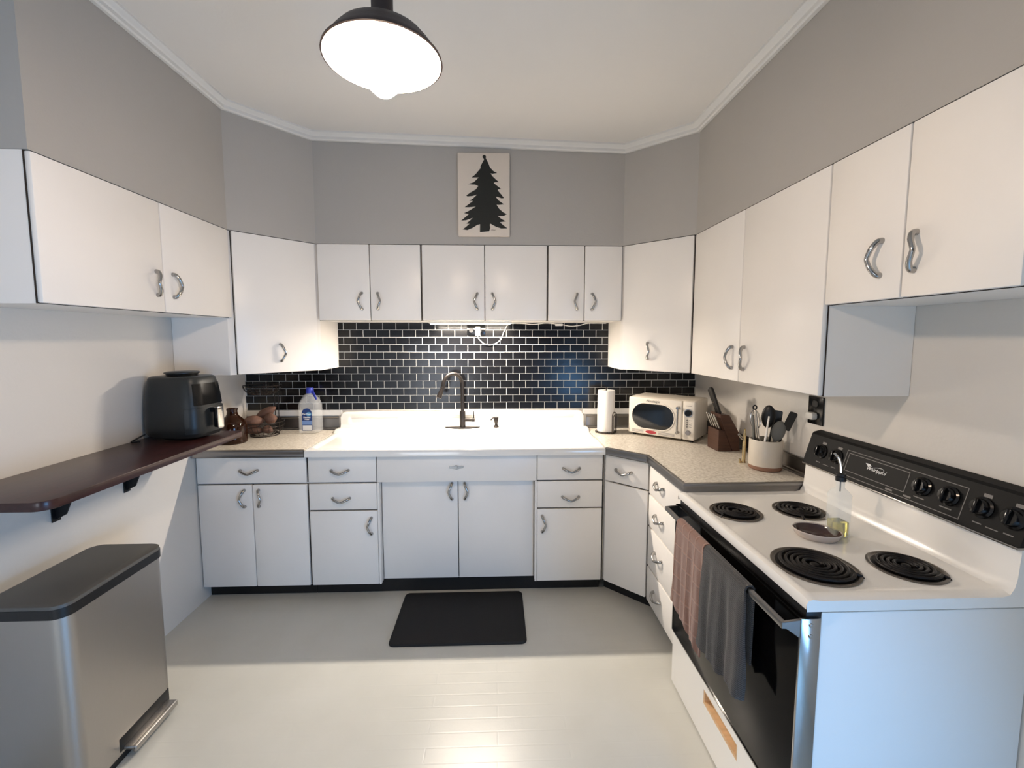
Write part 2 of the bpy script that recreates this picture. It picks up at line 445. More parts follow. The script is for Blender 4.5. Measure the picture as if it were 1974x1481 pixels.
# crown trim: two-step strip along the soffit faces under the ceiling
path = [(XL, YL0), (XLU, YL0), (XLU, YL1), (XBL, YBU), (XBR, YBU), (XRU, YR1), (XRU, -0.4)]
def sweep_trim(bm, path, prof):
    n = len(path); P = [Vector((p[0], p[1])) for p in path]; rings = []
    for i in range(n):
        ns = []
        for a, b in ((i-1, i), (i, i+1)):
            if a < 0 or b >= n: continue
            d = (P[b]-P[a]).normalized(); ns.append(Vector((d.y, -d.x)))
        m = sum(ns, Vector((0, 0))); m /= m.length; k = 1/max(0.3, m.dot(ns[0]))
        rings.append([bm.verts.new((P[i].x+m.x*o*k, P[i].y+m.y*o*k, zceil(P[i].x)+z)) for o, z in prof])
    for a, b in zip(rings, rings[1:]):
        for k in range(len(prof)-1): bm.faces.new((a[k], a[k+1], b[k+1], b[k]))
bm = NB()
sweep_trim(bm, path, [(-0.003, -0.046), (0.012, -0.046), (0.018, -0.040), (0.018, -0.026), (0.024, -0.020), (0.034, -0.016), (0.040, -0.010), (0.040, 0.004)])
struct('trim_1', bm, M_TRIM, smooth=True)

# ------------------------------------------------------------------ boomerang handle, one mesh for every door and drawer
def handle_mesh():
    bm = NB()
    pts = catmull([(0, 0.002, 0.049), (0.001, -0.012, 0.047), (0.008, -0.023, 0.030), (0.0165, -0.026, 0.010), (0.019, -0.0265, 0),
                   (0.0165, -0.026, -0.010), (0.008, -0.023, -0.030), (0.001, -0.012, -0.047), (0, 0.002, -0.049)], 4)
    n = len(pts)
    rad = [0.0060+0.0030*abs(2*i/(n-1)-1)**1.5 for i in range(n)]
    tube(bm, pts, rad, 10)
    return to_mesh('boomerang_handle', bm, M_CHROME, True, 60)
H_MESH = handle_mesh()
def put_handle(door, O, r, n, x, z, turn):
    """turn: R apex right, L apex left, D apex down, seen from the front"""
    r, n = Vector(r), Vector(n)
    B = frame(r, -n, (0, 0, 1)).to_3x3()
    ang = {'R': 0, 'L': PI, 'D': PI/2}[turn]
    inst('handle', H_MESH, Vector(O)+r*x+Vector((0, 0, z)), B @ Matrix.Rotation(ang, 3, 'Y'), door)
def panel(name, parent, O, r, n, x0, x1, z0, z1, handle=None, t=0.019, off=0.0, m=None):
    """door or drawer front: x measured along r from O, outward normal n, front face on the plane through O"""
    bm = NB(); g = 0.0021
    M = frame(r, [-c for c in n], (0, 0, 1), Vector((O[0], O[1], 0))-Vector(n)*off)
    box(bm, x0+g, x1-g, 0, t, z0+g, z1-g, 0.004, 2, M)
    o = part(name, bm, m or M_CAB, parent)
    if handle: put_handle(o, Vector((O[0], O[1], 0))-Vector(n)*off, r, n, *handle)
    bm = NB(); box(bm, x0-0.0012, x1+0.0012, t+0.0001, t+0.0009, z0+0.0002, z1-0.0002, M=M)      # added dark strip: shade and grime of the gap put into its colour
    part('seam_shade_grime', bm, M_SEAM, o, smooth=False)
    return o
def body(parent, poly, z0, z1, m=None):
    bm = NB(); prism(bm, poly, z0, z1); return part('body', bm, m or M_CAB, parent, smooth=False)
def rect(x0, x1, y0, y1): return [(x0, y0), (x1, y0), (x1, y1), (x0, y1)]
G = 0.0015
# upper cabinets -----------------------------------------------------------
c = thing('wall_cabinet', 'short two-door white upper cabinet on the left wall above the dark shelf', 'cabinet', (-1.58, 1.93, ZS))
body(c, rect(XL+G, XLU-0.02, YL0, YL1-G), ZS, ZT)
O, r, n = (XLU, YL0), (0, 1, 0), (1, 0, 0)
panel('door', c, O, r, n, 0.0, 0.513, ZS, ZT, (0.472, 1.788, 'L'))
panel('door', c, O, r, n, 0.513, YL1-YL0-G, ZS, ZT, (0.566, 1.788, 'R'))
c = thing('corner_wall_cabinet', 'tall angled white corner upper cabinet in the left corner, above the blue-capped bottle', 'cabinet', (-1.42, 2.75, ZD))
body(c, [(XL+G, YL1), (XLU-0.028, YL1), (XBL-G, YBU+0.028), (XBL-G, YB-0.001), (XL+G, YB-0.001)], ZD, ZT)
rv = Vector((XBL-XLU, YBU-YL1, 0)); W = rv.length; rv.normalize(); nv = Vector((rv.y, -rv.x, 0))
panel('door', c, (XLU, YL1), rv, nv, 0.012, W-0.006, ZD, ZT, (0.235, 1.475, 'R'))
for i, (x0, x1, xs, hl, hr, lab) in enumerate((
        (XBL, -0.462, -0.776, -0.826, -0.730, 'short two-door white upper cabinet on the back wall, next to the left corner cabinet'),
        (-0.462, 0.319, -0.072, -0.118, -0.026, 'wide two-door white upper cabinet over the faucet, below the tree picture'),
        (0.319, XBR, 0.551, 0.505, 0.598, 'narrowest two-door white upper cabinet on the back wall, right of the tree picture'))):
    c = thing('wall_cabinet', lab, 'cabinet', ((x0+x1)/2, 2.92, ZS), 'upper cabinets over the sink')
    body(c, rect(x0+G, x1-G, YBU+0.02, YB-0.001), ZS+0.001, ZT)
    O, r, n = (0, YBU), (1, 0, 0), (0, -1, 0)
    panel('door', c, O, r, n, x0+0.003, xs, ZS, ZT, (hl, 1.787, 'L'))
    panel('door', c, O, r, n, xs, x1-0.003, ZS, ZT, (hr, 1.787, 'R'))
c = thing('corner_wall_cabinet', 'tall angled white corner upper cabinet in the right corner, above the microwave', 'cabinet', (1.10, 2.76, ZD))
body(c, [(XBR+G, YB-0.001), (XBR+G, YBU+0.028), (XRU+0.028, YR1), (XR-G, YR1), (XR-G, YB-0.001)], ZD, ZT)
rv = Vector((XRU-XBR, YR1-YBU, 0)); W = rv.length; rv.normalize(); nv = Vector((rv.y, -rv.x, 0))
panel('door', c, (XBR, YBU), rv, nv, 0.006, W-0.006, ZD, ZT, (0.178, 1.482, 'R'))
c = thing('wall_cabinet', 'tall two-door white upper cabinet on the right wall, above the utensil crock', 'cabinet', (1.27, 1.95, ZD))
body(c, rect(XRU+0.02, XR-G, YR2, YR1-G), ZD, ZT)
O, r, n = (XRU, YR1), (0, -1, 0), (-1, 0, 0)
panel('door', c, O, r, n, G, YR1-1.957, ZD, ZT, (0.430, 1.470, 'L'))
panel('door', c, O, r, n, YR1-1.957, YR1-YR2, ZD, ZT, (0.528, 1.470, 'R'))
c = thing('wall_cabinet', 'short two-door white upper cabinet on the right wall, above the stove', 'cabinet', (1.27, 1.17, ZS))
body(c, rect(XRU+0.02, XR-G, YR0, YR2-G), ZS, ZT)
O = (XRU, YR2)
panel('door', c, O, r, n, G, YR2-YR3, ZS, ZT, (0.212, 1.788, 'L'))
panel('door', c, O, r, n, YR2-YR3, YR2-YR0, ZS, ZT, (0.315, 1.788, 'R'))

# base cabinets ------------------------------------------------------------
ZTK = 0.085
c = thing('base_cabinet', 'white base cabinet at the left wall with one wide drawer over two doors', 'cabinet', (-1.42, 2.8, 0))
body(c, rect(XL+G, XS0-G, YCF+0.02, YB-0.001), ZTK, ZDT)
O, r, n = (0, YCF), (1, 0, 0), (0, -1, 0)
panel('drawer', c, O, r, n, XL+0.006, XS0-0.004, 0.716, ZDT-0.002, (-1.437, 0.795, 'D'))
panel('door', c, O, r, n, XL+0.006, -1.426, ZDB, 0.710, (-1.470, 0.628, 'L'))
panel('door', c, O, r, n, -1.426, XS0-0.004, ZDB, 0.710, (-1.388, 0.628, 'R'))
bm = NB(); box(bm, XL+G, XS0-G, 2.605, 2.62, 0, ZTK); part('toe_kick', bm, M_BLACK, c, smooth=False)
c = thing('sink_cabinet', 'long white sink base cabinet with badge, side drawers and two recessed centre doors', 'cabinet', (-0.23, 2.8, 0))
XA, XB_ = -0.706, 0.239
bm = NB()
box(bm, XS0+G, XA, YCF+0.02, YB-0.001, ZTK, ZDT); box(bm, XB_, XS1-G, YCF+0.02, YB-0.001, ZTK, ZDT)
box(bm, XA, XB_, 2.602, YB-0.001, ZTK, 0.60); box(bm, XA, XB_, YCF+0.02, 2.60, 0.712, ZDT)
box(bm, XA-0.0, XA+0.012, YCF+0.004, 2.602, ZDB, 0.712); box(bm, XB_-0.012, XB_, YCF+0.004, 2.602, ZDB, 0.712)
part('body', bm, M_CAB, c, smooth=False)
panel('drawer', c, O, r, n, XS0+0.004, XA, 0.716, ZDT-0.002, (-0.917, 0.790, 'D'))
panel('drawer', c, O, r, n, XS0+0.004, XA, 0.549, 0.711, (-0.914, 0.622, 'D'))
panel('door', c, O, r, n, XS0+0.004, XA, ZDB, 0.545, (-0.742, 0.452, 'L'))
panel('drawer', c, O, r, n, XB_, XS1-0.004, 0.716, ZDT-0.002, (0.443, 0.788, 'D'))
panel('drawer', c, O, r, n, XB_, XS1-0.004, 0.545, 0.711, (0.440, 0.614, 'D'))
panel('door', c, O, r, n, XB_, XS1-0.004, ZDB, 0.541, (0.270, 0.449, 'R'))
ap = panel('apron_panel', c, O, r, n, XA, XB_, 0.712, ZDT-0.002)
panel('door', c, O, r, n, XA+0.014, -0.235, 0.092, 0.712, (-0.270, 0.640, 'L'), off=0.048)
panel('door', c, O, r, n, -0.235, XB_-0.014, 0.092, 0.712, (-0.195, 0.640, 'R'), off=0.048)
bm = NB()
shape = [(-0.043, 0.008), (-0.006, 0.008), (0.0, 0.012), (0.006, 0.008), (0.043, 0.008), (0.041, -0.006), (0.02, -0.008), (0, -0.015), (-0.02, -0.008), (-0.041, -0.006)]
prism(bm, shape, 0, 0.004, 0.0012, 1, frame((1, 0, 0), (0, 0, 1), (0, -1, 0), (-0.239, YCF, 0.802)))
prism(bm, [(-0.006, 0.011), (0.006, 0.011), (0.009, -0.004), (0, -0.012), (-0.009, -0.004)], 0.003, 0.007, 0.0012, 1, frame((1, 0, 0), (0, 0, 1), (0, -1, 0), (-0.239, YCF, 0.802)))
part('badge', bm, M_CHROME, ap, label='small winged chrome badge')
bm = NB(); box(bm, XS0+G, XS1-G, 2.605, 2.62, 0, ZTK); part('toe_kick', bm, M_BLACK, c, smooth=False)
# angled corner base
c = thing('corner_base_cabinet', 'angled white corner base cabinet with one drawer over a plain door', 'cabinet', (1.1, 2.7, 0))
A, Bp = Vector((XS1+0.006, YCF, 0)), Vector((XRB, YD1, 0))
rv = (Bp-A); W = rv.length; rv.normalize(); nv = Vector((rv.y, -rv.x, 0))
body(c, [(XS1+G, YB-0.001), (XS1+G, YCF+0.03), (XRB+0.03, YD1+G), (XR-G, YD1+G), (XR-G, YB-0.001)], ZTK, ZDT)
panel('drawer', c, A, rv, nv, 0.004, W-0.003, 0.714, ZDT-0.002, (0.125, 0.795, 'D'))
panel('door', c, A, rv, nv, 0.004, W-0.003, ZDB, 0.710)
bm = NB(); M = frame(rv, -nv, (0, 0, 1), A-nv*0.075); box(bm, -0.035, W+0.01, 0, 0.015, 0, ZTK, M=M); part('toe_kick', bm, M_BLACK, c, smooth=False)
bm = NB()
box(bm, XS1+0.001, XS1+0.006, YCF+0.006, YCF+0.03, ZDB, ZDT); part('filler_strip', bm, M_CHROME, c, smooth=False)
# drawer bank beside the stove
c = thing('drawer_cabinet', 'white base cabinet of four stacked drawers beside the stove', 'cabinet', (1.13, 2.1, 0))
body(c, rect(XRB+0.02, XR-G, YD0, YD1-G), ZTK, ZDT)
O2, r2, n2 = (XRB, YD1), (0, -1, 0), (-1, 0, 0)
for z0, z1 in ((0.703, ZDT-0.002), (0.522, 0.699), (0.292, 0.518), (ZDB, 0.288)):
    panel('drawer', c, O2, r2, n2, 0.004, YD1-YD0, z0, z1, (0.172, (z0+z1)/2+0.012 if z0 > 0.1 else 0.198, 'D'))
bm = NB(); box(bm, XRB+0.075, XRB+0.09, YD0, YD1, 0, ZTK); part('toe_kick', bm, M_BLACK, c, smooth=False)

# ------------------------------------------------------------------ countertops
c = thing('countertop', 'speckled beige countertop on the left under the potato basket', 'countertop', (-1.42, 2.79, ZDT))
bm = NB(); prism(bm, rect(XL+G, XS0-0.004, YCF-0.022, YB-0.001), ZDT+0.001, ZC); part('slab', bm, M_COUNTER, c, smooth=False)
def edging(bm, pts, z0, z1, t=0.010):
    """rounded metal edge strip outside an open polyline (outward = right-hand side of travel)"""
    P = [Vector(p) for p in pts]; rings = []
    zm, hz = (z0+z1)/2, (z1-z0)/2
    prof = [(0, z0), (t*0.7, z0+0.001), (t, z0+0.006), (t*0.8, z0+0.012), (t*0.8, z1-0.014), (t, z1-0.008), (t*0.8, z1-0.001), (t*0.3, z1+0.002), (-0.006, z1+0.002), (-0.006, z1)]
    for i in range(len(P)):
        ns = []
        for a, b in ((i-1, i), (i, i+1)):
            if a < 0 or b >= len(P): continue
            d = (P[b]-P[a]).normalized(); ns.append(Vector((d.y, -d.x)))
        m = sum(ns, Vector((0, 0))); m.normalize(); k = 1/m.dot(ns[0])
        rings.append([bm.verts.new((P[i].x+m.x*o*k, P[i].y+m.y*o*k, z)) for o, z in prof])
    for a, b in zip(rings, rings[1:]):
        for k in range(len(prof)-1): bm.faces.new((a[k], a[k+1], b[k+1], b[k]))
    bm.faces.new(rings[0]); bm.faces.new(rings[-1][::-1])
bm = NB(); edging(bm, [(XL+G, YCF-0.022), (XS0-0.004, YCF-0.022)], ZDT+0.002, ZC); part('metal_edge', bm, M_EDGE, c, label='dull metal edging strip')
def splash(bm, p0, p1, nrm, z0, z1):
    """ribbed metal splash strip against a wall"""
    p0, p1, nrm = Vector((*p0, 0)), Vector((*p1, 0)), Vector((*nrm, 0))
    prof = [(0.016, z0), (0.016, z0+0.003), (0.011, z0+0.007), (0.011, z0+0.014), (0.006, z0+0.018), (0.004, z0+0.03), (0.004, z1-0.014), (0.008, z1-0.011), (0.010, z1-0.006), (0.010, z1-0.001), (0.0, z1)]
    a = [bm.verts.new(p0+nrm*o+Vector((0, 0, z))) for o, z in prof]; b = [bm.verts.new(p1+nrm*o+Vector((0, 0, z))) for o, z in prof]
    for k in range(len(prof)-1): bm.faces.new((a[k], a[k+1], b[k+1], b[k]))
bm = NB(); splash(bm, (XL+0.002, YB-0.002), (XS0-0.004, YB-0.002), (0, -1), ZC, 1.012); struct('trim_3', bm, M_EDGE, smooth=True)

c = thing('countertop', 'speckled beige angled countertop on the right under the microwave', 'countertop', (1.1, 2.6, ZDT))
FE = [(XS1+0.006, YCF-0.024), (XRB-0.012, YD1-0.008), (XRB-0.012, 1.858), (XR-0.004, 1.858)]
bm = NB(); prism(bm, FE+[(XR-0.004, YB-0.001), (XS1+0.006, YB-0.001)], ZDT+0.001, ZC); part('slab', bm, M_COUNTER, c, smooth=False)
bm = NB(); edging(bm, [FE[0], FE[1], FE[2], FE[3]], ZDT+0.002, ZC)
part('metal_edge', bm, M_EDGE, c, label='dull metal edging strip')
bm = NB(); splash(bm, (XS1+0.006, YB-0.002), (XR-0.002, YB-0.002), (0, -1), ZC, 1.012); splash(bm, (XR-0.002, YB-0.002), (XR-0.002, 1.856), (-1, 0), ZC, 1.004)
struct('trim_4', bm, M_EDGE, smooth=True)

# white timber strip between the tiles and the metal splash
bm = NB(); box(bm, XL, -1.086, YB-0.012, YB, 1.018, 1.056, 0.002); box(bm, 0.617, XR, YB-0.012, YB, 1.018, 1.056, 0.002); struct('trim_2', bm, M_TRIM)

# ------------------------------------------------------------------ tile backsplash
TZ0, TZ1, TP, TX = 1.057, 1.6675, 0.05088, 0.0903
bs = thing('tile_backsplash', 'black subway tile backsplash with white grout behind the sink', 'backsplash', (-0.16, YB, TZ0))
bm = NB(); box(bm, XL+0.001, XR-0.001, YB-0.004, YB-0.0005, TZ0, TZ1); part('grout_bed', bm, M_GROUT, bs, smooth=False)
GR = 0.0040
def tile_bm(w_, h_):
    bm = NB(); box(bm, -w_/2, w_/2, -0.0035, 0.0, -h_/2, h_/2)
    ed = [e for e in bm.edges if all(v.co.y < -0.003 for v in e.verts)]
    bmesh.ops.bevel(bm, geom=ed, offset=0.0010, segments=1, affect='EDGES')
    return bm
meshes = {}; tiles = []
for row in range(12):
    zc = TZ1-(row+0.5)*TP
    x0, x1 = (XBL+0.001, XBR-0.001) if zc > ZD+0.03 else (XL+0.002, XR-0.002)
    ph = -1.059+(0.0452 if row % 2 else 0)
    k = math.floor((x0-ph)/TX)
    while ph+k*TX < x1:
        a, b = max(x0, ph+k*TX+GR/2), min(x1, ph+(k+1)*TX-GR/2); k += 1
        if b-a < 0.006: continue
        tiles.append(((a+b)/2, zc, b-a))
tiles.sort(key=lambda t: (abs(t[0]+0.1)+(1.0 if (t[0] > 0.95 and t[1] < 1.2) else 0)))
rest = NB()
for i, (x, z, w_) in enumerate(tiles):
    if i < 300:
        key = round(w_, 4)
        if key not in meshes: meshes[key] = to_mesh('tile', tile_bm(w_, TP-GR), M_TILE, False)
        # individually laid tiles: a fraction of a degree off plane
        rot = Matrix.Rotation(random.gauss(0, 0.004), 3, 'X') @ Matrix.Rotation(random.gauss(0, 0.004), 3, 'Z')
        inst('tile', meshes[key], (x, YB-0.0036, z), rot, bs)
    else:
        merge(rest, tile_bm(w_, TP-GR), Matrix.Translation((x, YB-0.0036, z)))
o = part('tile_remainder', rest, M_TILE, bs, smooth=False); o['kind'] = 'stuff'

# ------------------------------------------------------------------ sink
SK = thing('kitchen_sink', 'white porcelain double-bowl sink with drainboards and raised back panel', 'sink', (-0.235, 2.78, ZDT))
X0, X1, Y0, Y1 = XS0+0.001, XS1+0.001, YCF-0.030, 3.045
def sst(e0, e1, x):
    t = max(0, min(1, (x-e0)/(e1-e0))); return t*t*(3-2*t)
def rrd(x, y, cx, cy, hx, hy, rr):
    qx, qy = abs(x-cx)-hx+rr, abs(y-cy)-hy+rr
    return math.hypot(max(qx, 0), max(qy, 0))+min(max(qx, qy), 0)-rr
def sink_z(x, y):
    z = 0.921
    d = rrd(x, y, (X0+X1)/2, 2.735, (X1-X0)/2-0.035, 0.205, 0.03)      # recessed drainboard field
    z -= 0.011*sst(0.006, -0.014, d)
    for cx in (-0.425, -0.018):
        d = rrd(x, y, cx, 2.762, 0.180, 0.150, 0.05)
        z -= 0.165*sst(0.008, -0.030, d)
    z += 0.020*sst(2.945, 2.99, y)                                      # raised faucet ledge
    return z
bm = NB()
nx, ny = 210, 74
gv = [[bm.verts.new((X0+(X1-X0)*i/nx, Y0+(Y1-Y0)*j/ny, sink_z(X0+(X1-X0)*i/nx, Y0+(Y1-Y0)*j/ny)-(0.006 if j == 0 else 0)-(0.004 if i in (0, nx) else 0))) for i in range(nx+1)] for j in range(ny+1)]
for j in range(ny):
    for i in range(nx): bm.faces.new((gv[j][i], gv[j][i+1], gv[j+1][i+1], gv[j+1][i]))
fr = [bm.verts.new((v.co.x, Y0-0.003, 0.909)) for v in gv[0]]; fb = [bm.verts.new((v.co.x, Y0-0.003, ZDT+0.004)) for v in gv[0]]
fu = [bm.verts.new((v.co.x, YCF-0.002, ZDT+0.002)) for v in gv[0]]
for i in range(nx):
    bm.faces.new((gv[0][i], fr[i], fr[i+1], gv[0][i+1])); bm.faces.new((fr[i], fb[i], fb[i+1], fr[i+1])); bm.faces.new((fb[i], fu[i], fu[i+1], fb[i+1]))
for col, q in ((0, 1), (nx, 1)):
    sd = [bm.verts.new((gv[j][col].co.x, gv[j][col].co.y, ZDT+0.002)) for j in range(ny+1)]
    for j in range(ny): bm.faces.new((gv[j][col], gv[j+1][col], sd[j+1], sd[j]))
part('basin', bm, M_PORC, SK, angle=50)
# raised back panel with three pressed panels
def back_y(x, z):
    d = 0
    for cx, hx in ((-0.855, 0.165), (-0.233, 0.395), (0.388, 0.165)):
        a = rrd(x, z, cx, 0.992, hx, 0.024, 0.012)
        d = max(d, sst(0.007, -0.007, a)-0.0*a)
    return d
bm = NB(); nx2, nz2 = 200, 26
BX0, BX1, BZ0, BZ1 = -1.083, 0.614, 0.934, 1.046
def bz(x, t):
    top = BZ1
    e = min(x-BX0, BX1-x)
    if e < 0.028: top = BZ1-0.028+math.sqrt(max(0, 0.028**2-(0.028-e)**2))
    return BZ0+(top-BZ0)*t
fv = []
for j in range(nz2+1):
    row = []
    for i in range(nx2+1):
        x = BX0+(BX1-BX0)*i/nx2; t = j/nz2; z = bz(x, t)
        y = 3.040+0.0055*back_y(x, z)-0.010*sst(0.965, 0.934, z)
        if t > 0.93: y += 0.004*(t-0.93)/0.07
        row.append(bm.verts.new((x, y, z)))
    fv.append(row)
for j in range(nz2):
    for i in range(nx2): bm.faces.new((fv[j][i], fv[j][i+1], fv[j+1][i+1], fv[j+1][i]))
rim = fv[nz2]+[]
bk = [bm.verts.new((v.co.x, YB-0.001, v.co.z+0.001)) for v in rim]
for i in range(nx2): bm.faces.new((rim[i], rim[i+1], bk[i+1], bk[i]))
for col in (0, nx2):
    s = [bm.verts.new((fv[j][col].co.x, YB-0.001, fv[j][col].co.z)) for j in range(nz2+1)]
    for j in range(nz2): bm.faces.new((fv[j][col], fv[j+1][col], s[j+1], s[j]))
part('back_panel', bm, M_PORC, SK, angle=60)
for cx in (-0.425, -0.018):
    bm = NB(); lathe(bm, [(0, 0), (0.018, 0.0), (0.030, 0.004), (0.040, 0.006), (0.044, 0.002)], 28, c=(cx, 2.765, sink_z(cx, 2.765)+0.001)); part('drain', bm, M_CHROME, SK)

# faucet
LZ = 0.942
FX, FY = -0.236, 3.000
f = thing('faucet', 'dark bronze gooseneck pull-down faucet standing on the sink ledge', 'faucet', (FX, FY, LZ))
bm = NB(); prism(bm, [(FX+0.122*math.cos(a)*1.0, FY+0.028*math.sin(a)) for a in [2*PI*k/40 for k in range(40)]], LZ-0.001, LZ+0.006, 0.003, 2); part('base_plate', bm, M_ORB, f)
bm = NB(); lathe(bm, [(0, LZ+0.004), (0.019, LZ+0.004), (0.0195, LZ+0.008), (0.0195, LZ+0.112), (0.018, LZ+0.116), (0, LZ+0.116)], 28, c=(FX, FY, 0)); part('body', bm, M_ORB, f)
bm = NB()
neck = [(FX, FY, LZ+0.11), (FX, FY, 1.16), (FX-0.001, FY-0.001, 1.215)]
for k in range(1, 15):
    a = PI*k/15*1.06; neck.append((FX-0.062*(1-math.cos(a))*0.98, FY-0.045*(1-math.cos(a)), 1.235+0.085*math.sin(a)))
tube(bm, catmull(neck, 2), 0.0125, 14); part('neck', bm, M_ORB, f)
e0 = Vector(neck[-1]); d = (e0-Vector(neck[-2])).normalized()
d = (d+Vector((-0.25, -0.2, 0))).normalized()
bm = NB(); lathe(bm, [(0, 0), (0.0135, 0), (0.014, 0.012), (0.0125, 0.014), (0.0135, 0.03), (0.0185, 0.072), (0.0185, 0.078), (0, 0.078)], 22, along(e0, e0+d)); hd = part('spray_head', bm, M_ORB, f)
bm = NB(); lathe(bm, [(0.0125, 0.0785), (0.0185, 0.0785), (0.0185, 0.0815), (0, 0.0815)], 22, along(e0, e0+d)); part('spray_ring', bm, M_CHROME, hd, label='pale spray ring')
bm = NB(); cyl(bm, (FX+0.015, FY-0.004, LZ+0.055), (FX+0.060, FY-0.010, LZ+0.055), 0.0115); part('valve_stem', bm, M_ORB, f)
bm = NB(); cyl(bm, (FX+0.062, FY-0.010, LZ+0.055), (FX+0.085, FY-0.013, LZ+0.055), 0.0135); tube(bm, [(FX+0.076, FY-0.012, LZ+0.06), (FX+0.078, FY-0.012, LZ+0.09), (FX+0.079, FY-0.012, LZ+0.118)], [0.0045, 0.0035, 0.003], 10); part('lever', bm, M_ORB, f)
# soap dispenser
sx, sy = -0.004, 3.005
s = thing('soap_dispenser', 'small dark soap pump set in the sink ledge right of the faucet', 'soap dispenser', (sx, sy, LZ))
bm = NB(); lathe(bm, [(0, LZ-0.001), (0.019, LZ-0.001), (0.019, LZ+0.006), (0.011, LZ+0.016), (0.010, LZ+0.024), (0.0145, LZ+0.040), (0.0155, LZ+0.066), (0.014, LZ+0.070), (0, LZ+0.070)], 24, c=(sx, sy, 0)); part('pump_body', bm, M_ORB, s)
bm = NB(); tube(bm, catmull([(sx-0.008, sy, LZ+0.066), (sx-0.024, sy-0.006, LZ+0.066), (sx-0.033, sy-0.010, LZ+0.058), (sx-0.036, sy-0.012, LZ+0.050)], 4), 0.0045, 10); part('spout', bm, M_ORB, s)

# ------------------------------------------------------------------ under-cabinet light, outlet, cord
u = thing('under_cabinet_light', 'slim lit strip light under the upper cabinet over the faucet', 'light', (-0.17, 2.895, 1.652))
bm = NB(); box(bm, -0.44, 0.10, 2.875, 2.915, 1.655, 1.668, 0.003); part('housing', bm, M_WHITEP, u)
bm = NB(); box(bm, -0.43, 0.09, 2.880, 2.910, 1.651, 1.6548, 0.001); part('diffuser', bm, M_LED, u)
area_light('under_cabinet_glow', (-0.17, 2.895, 1.648), (0, -0.05, -1), 0.50, 0.022, LED_W, (1.0, 0.88, 0.755))
ou = thing('outlet', 'black double outlet on the tiles just under the upper cabinet', 'outlet', (-0.14, YB-0.008, 1.575))
bm = NB(); box(bm, -0.205, -0.078, YB-0.015, YB-0.008, 1.578, 1.650, 0.002); part('plate', bm, M_PLGLOSS, ou)
for x in (-0.176, -0.118):
    bm = NB(); prism(bm, rrect(x-0.014, x+0.014, 1.598, 1.630, 0.010), 0, 0.0025, 0.0008, 1, frame((1, 0, 0), (0, 0, 1), (0, -1, 0), (0, YB-0.015, 0)))
    part('socket', bm, M_PLBLACK, ou)
pl = thing('plug_adapter', 'white plug adapter with a thin white cord in the backsplash outlet', 'plug', (-0.125, YB-0.035, 1.57))
bm = NB(); box(bm, -0.146, -0.112, YB-0.045, YB-0.0175, 1.575, 1.640, 0.004); part('adapter_body', bm, M_WHITEP, pl)
bm = NB(); tube(bm, catmull([(-0.130, YB-0.030, 1.576), (-0.125, YB-0.030, 1.558), (-0.085, YB-0.022, 1.520), (-0.03, YB-0.020, 1.514), (0.025, YB-0.022, 1.545), (0.055, YB-0.030, 1.61), (0.085, YB-0.07, 1.655), (0.16, YB-0.11, 1.660), (0.25, YB-0.13, 1.652), (0.33, YB-0.14, 1.661), (0.40, YB-0.13, 1.655)], 5), 0.0028, 8)
part('cord', bm, M_WHITEP, pl)
bm = NB(); box(bm, 0.395, 0.445, YB-0.15, YB-0.125, 1.642, 1.657, 0.004); part('inline_switch', bm, M_WHITEP, pl)
bm = NB(); tube(bm, catmull([(0.444, YB-0.137, 1.650), (0.50, YB-0.137, 1.640), (0.56, YB-0.137, 1.646), (0.62, YB-0.137, 1.660), (0.74, YB-0.137, 1.660)], 5), 0.0028, 8); part('cord', bm, M_WHITEP, pl)

ou = thing('outlet', 'black outlet plate on the right wall above the stove back, with a white plug-in', 'outlet', (XR-0.004, 1.88, 1.17))
bm = NB(); box(bm, XR-0.008, XR-0.0005, 1.838, 1.928, 1.175, 1.300, 0.002); part('plate', bm, M_PLGLOSS, ou)
bm = NB(); prism(bm, rrect(-0.017, 0.017, -0.014, 0.014, 0.01), 0, 0.003, 0.001, 1, frame((0, -1, 0), (0, 0, 1), (-1, 0, 0), (XR-0.008, 1.883, 1.268))); part('socket', bm, M_PLBLACK, ou)
bm = NB(); prism(bm, rrect(-0.024, 0.024, -0.016, 0.016, 0.012), 0, 0.022, 0.006, 2, frame((0, -1, 0), (0, 0, 1), (-1, 0, 0), (XR-0.008, 1.893, 1.212)), only_top=True); part('plug_in', bm, M_WHITEP, ou, label='white plug-in')

# ------------------------------------------------------------------ tree picture
PX0, PX1, PZ0, PZ1 = -0.230, 0.083, 2.178, 2.666
pc = thing('tree_canvas', 'cream canvas with a black fir tree silhouette hanging on the grey soffit', 'picture', (-0.073, YBU-0.01, PZ0))
bm = NB(); box(bm, PX0, PX1, YBU-0.024, YBU+0.003, PZ0, PZ1, 0.004); part('canvas', bm, M_CANVAS, pc)
TREE = [(705,210),(740,270),(770,340),(820,390),(872,415),(805,425),(780,420),(800,455),(850,500),(898,540),(840,545),(825,555),(870,590),(935,640),(890,640),(885,660),(930,710),(975,765),(940,770),(870,745),(860,755),(900,800),(978,855),(900,862),(870,860),(910,920),(970,970),(1020,992),(975,1018),(890,1020),(940,1060),(1008,1098),(940,1105),(920,1110),(970,1150),(1030,1195),(940,1198),(860,1170),(785,1130),(778,1150),(787,1190),(770,1240),(640,1252),(640,1140),(600,1150),(540,1190),(460,1225),(395,1215),(440,1180),(490,1135),(445,1132),(500,1085),(535,1050),(440,1085),(372,1092),(430,1040),(480,995),(410,985),(480,950),(575,890),(480,900),(418,900),(470,860),(535,810),(480,808),(530,780),(590,720),(530,740),(455,748),(437,735),(500,690),(570,650),(605,600),(560,580),(530,580),(460,575),(540,548),(610,480),(560,480),(508,482),(560,440),(585,410),(635,350),(632,325),(660,270),(690,215)]
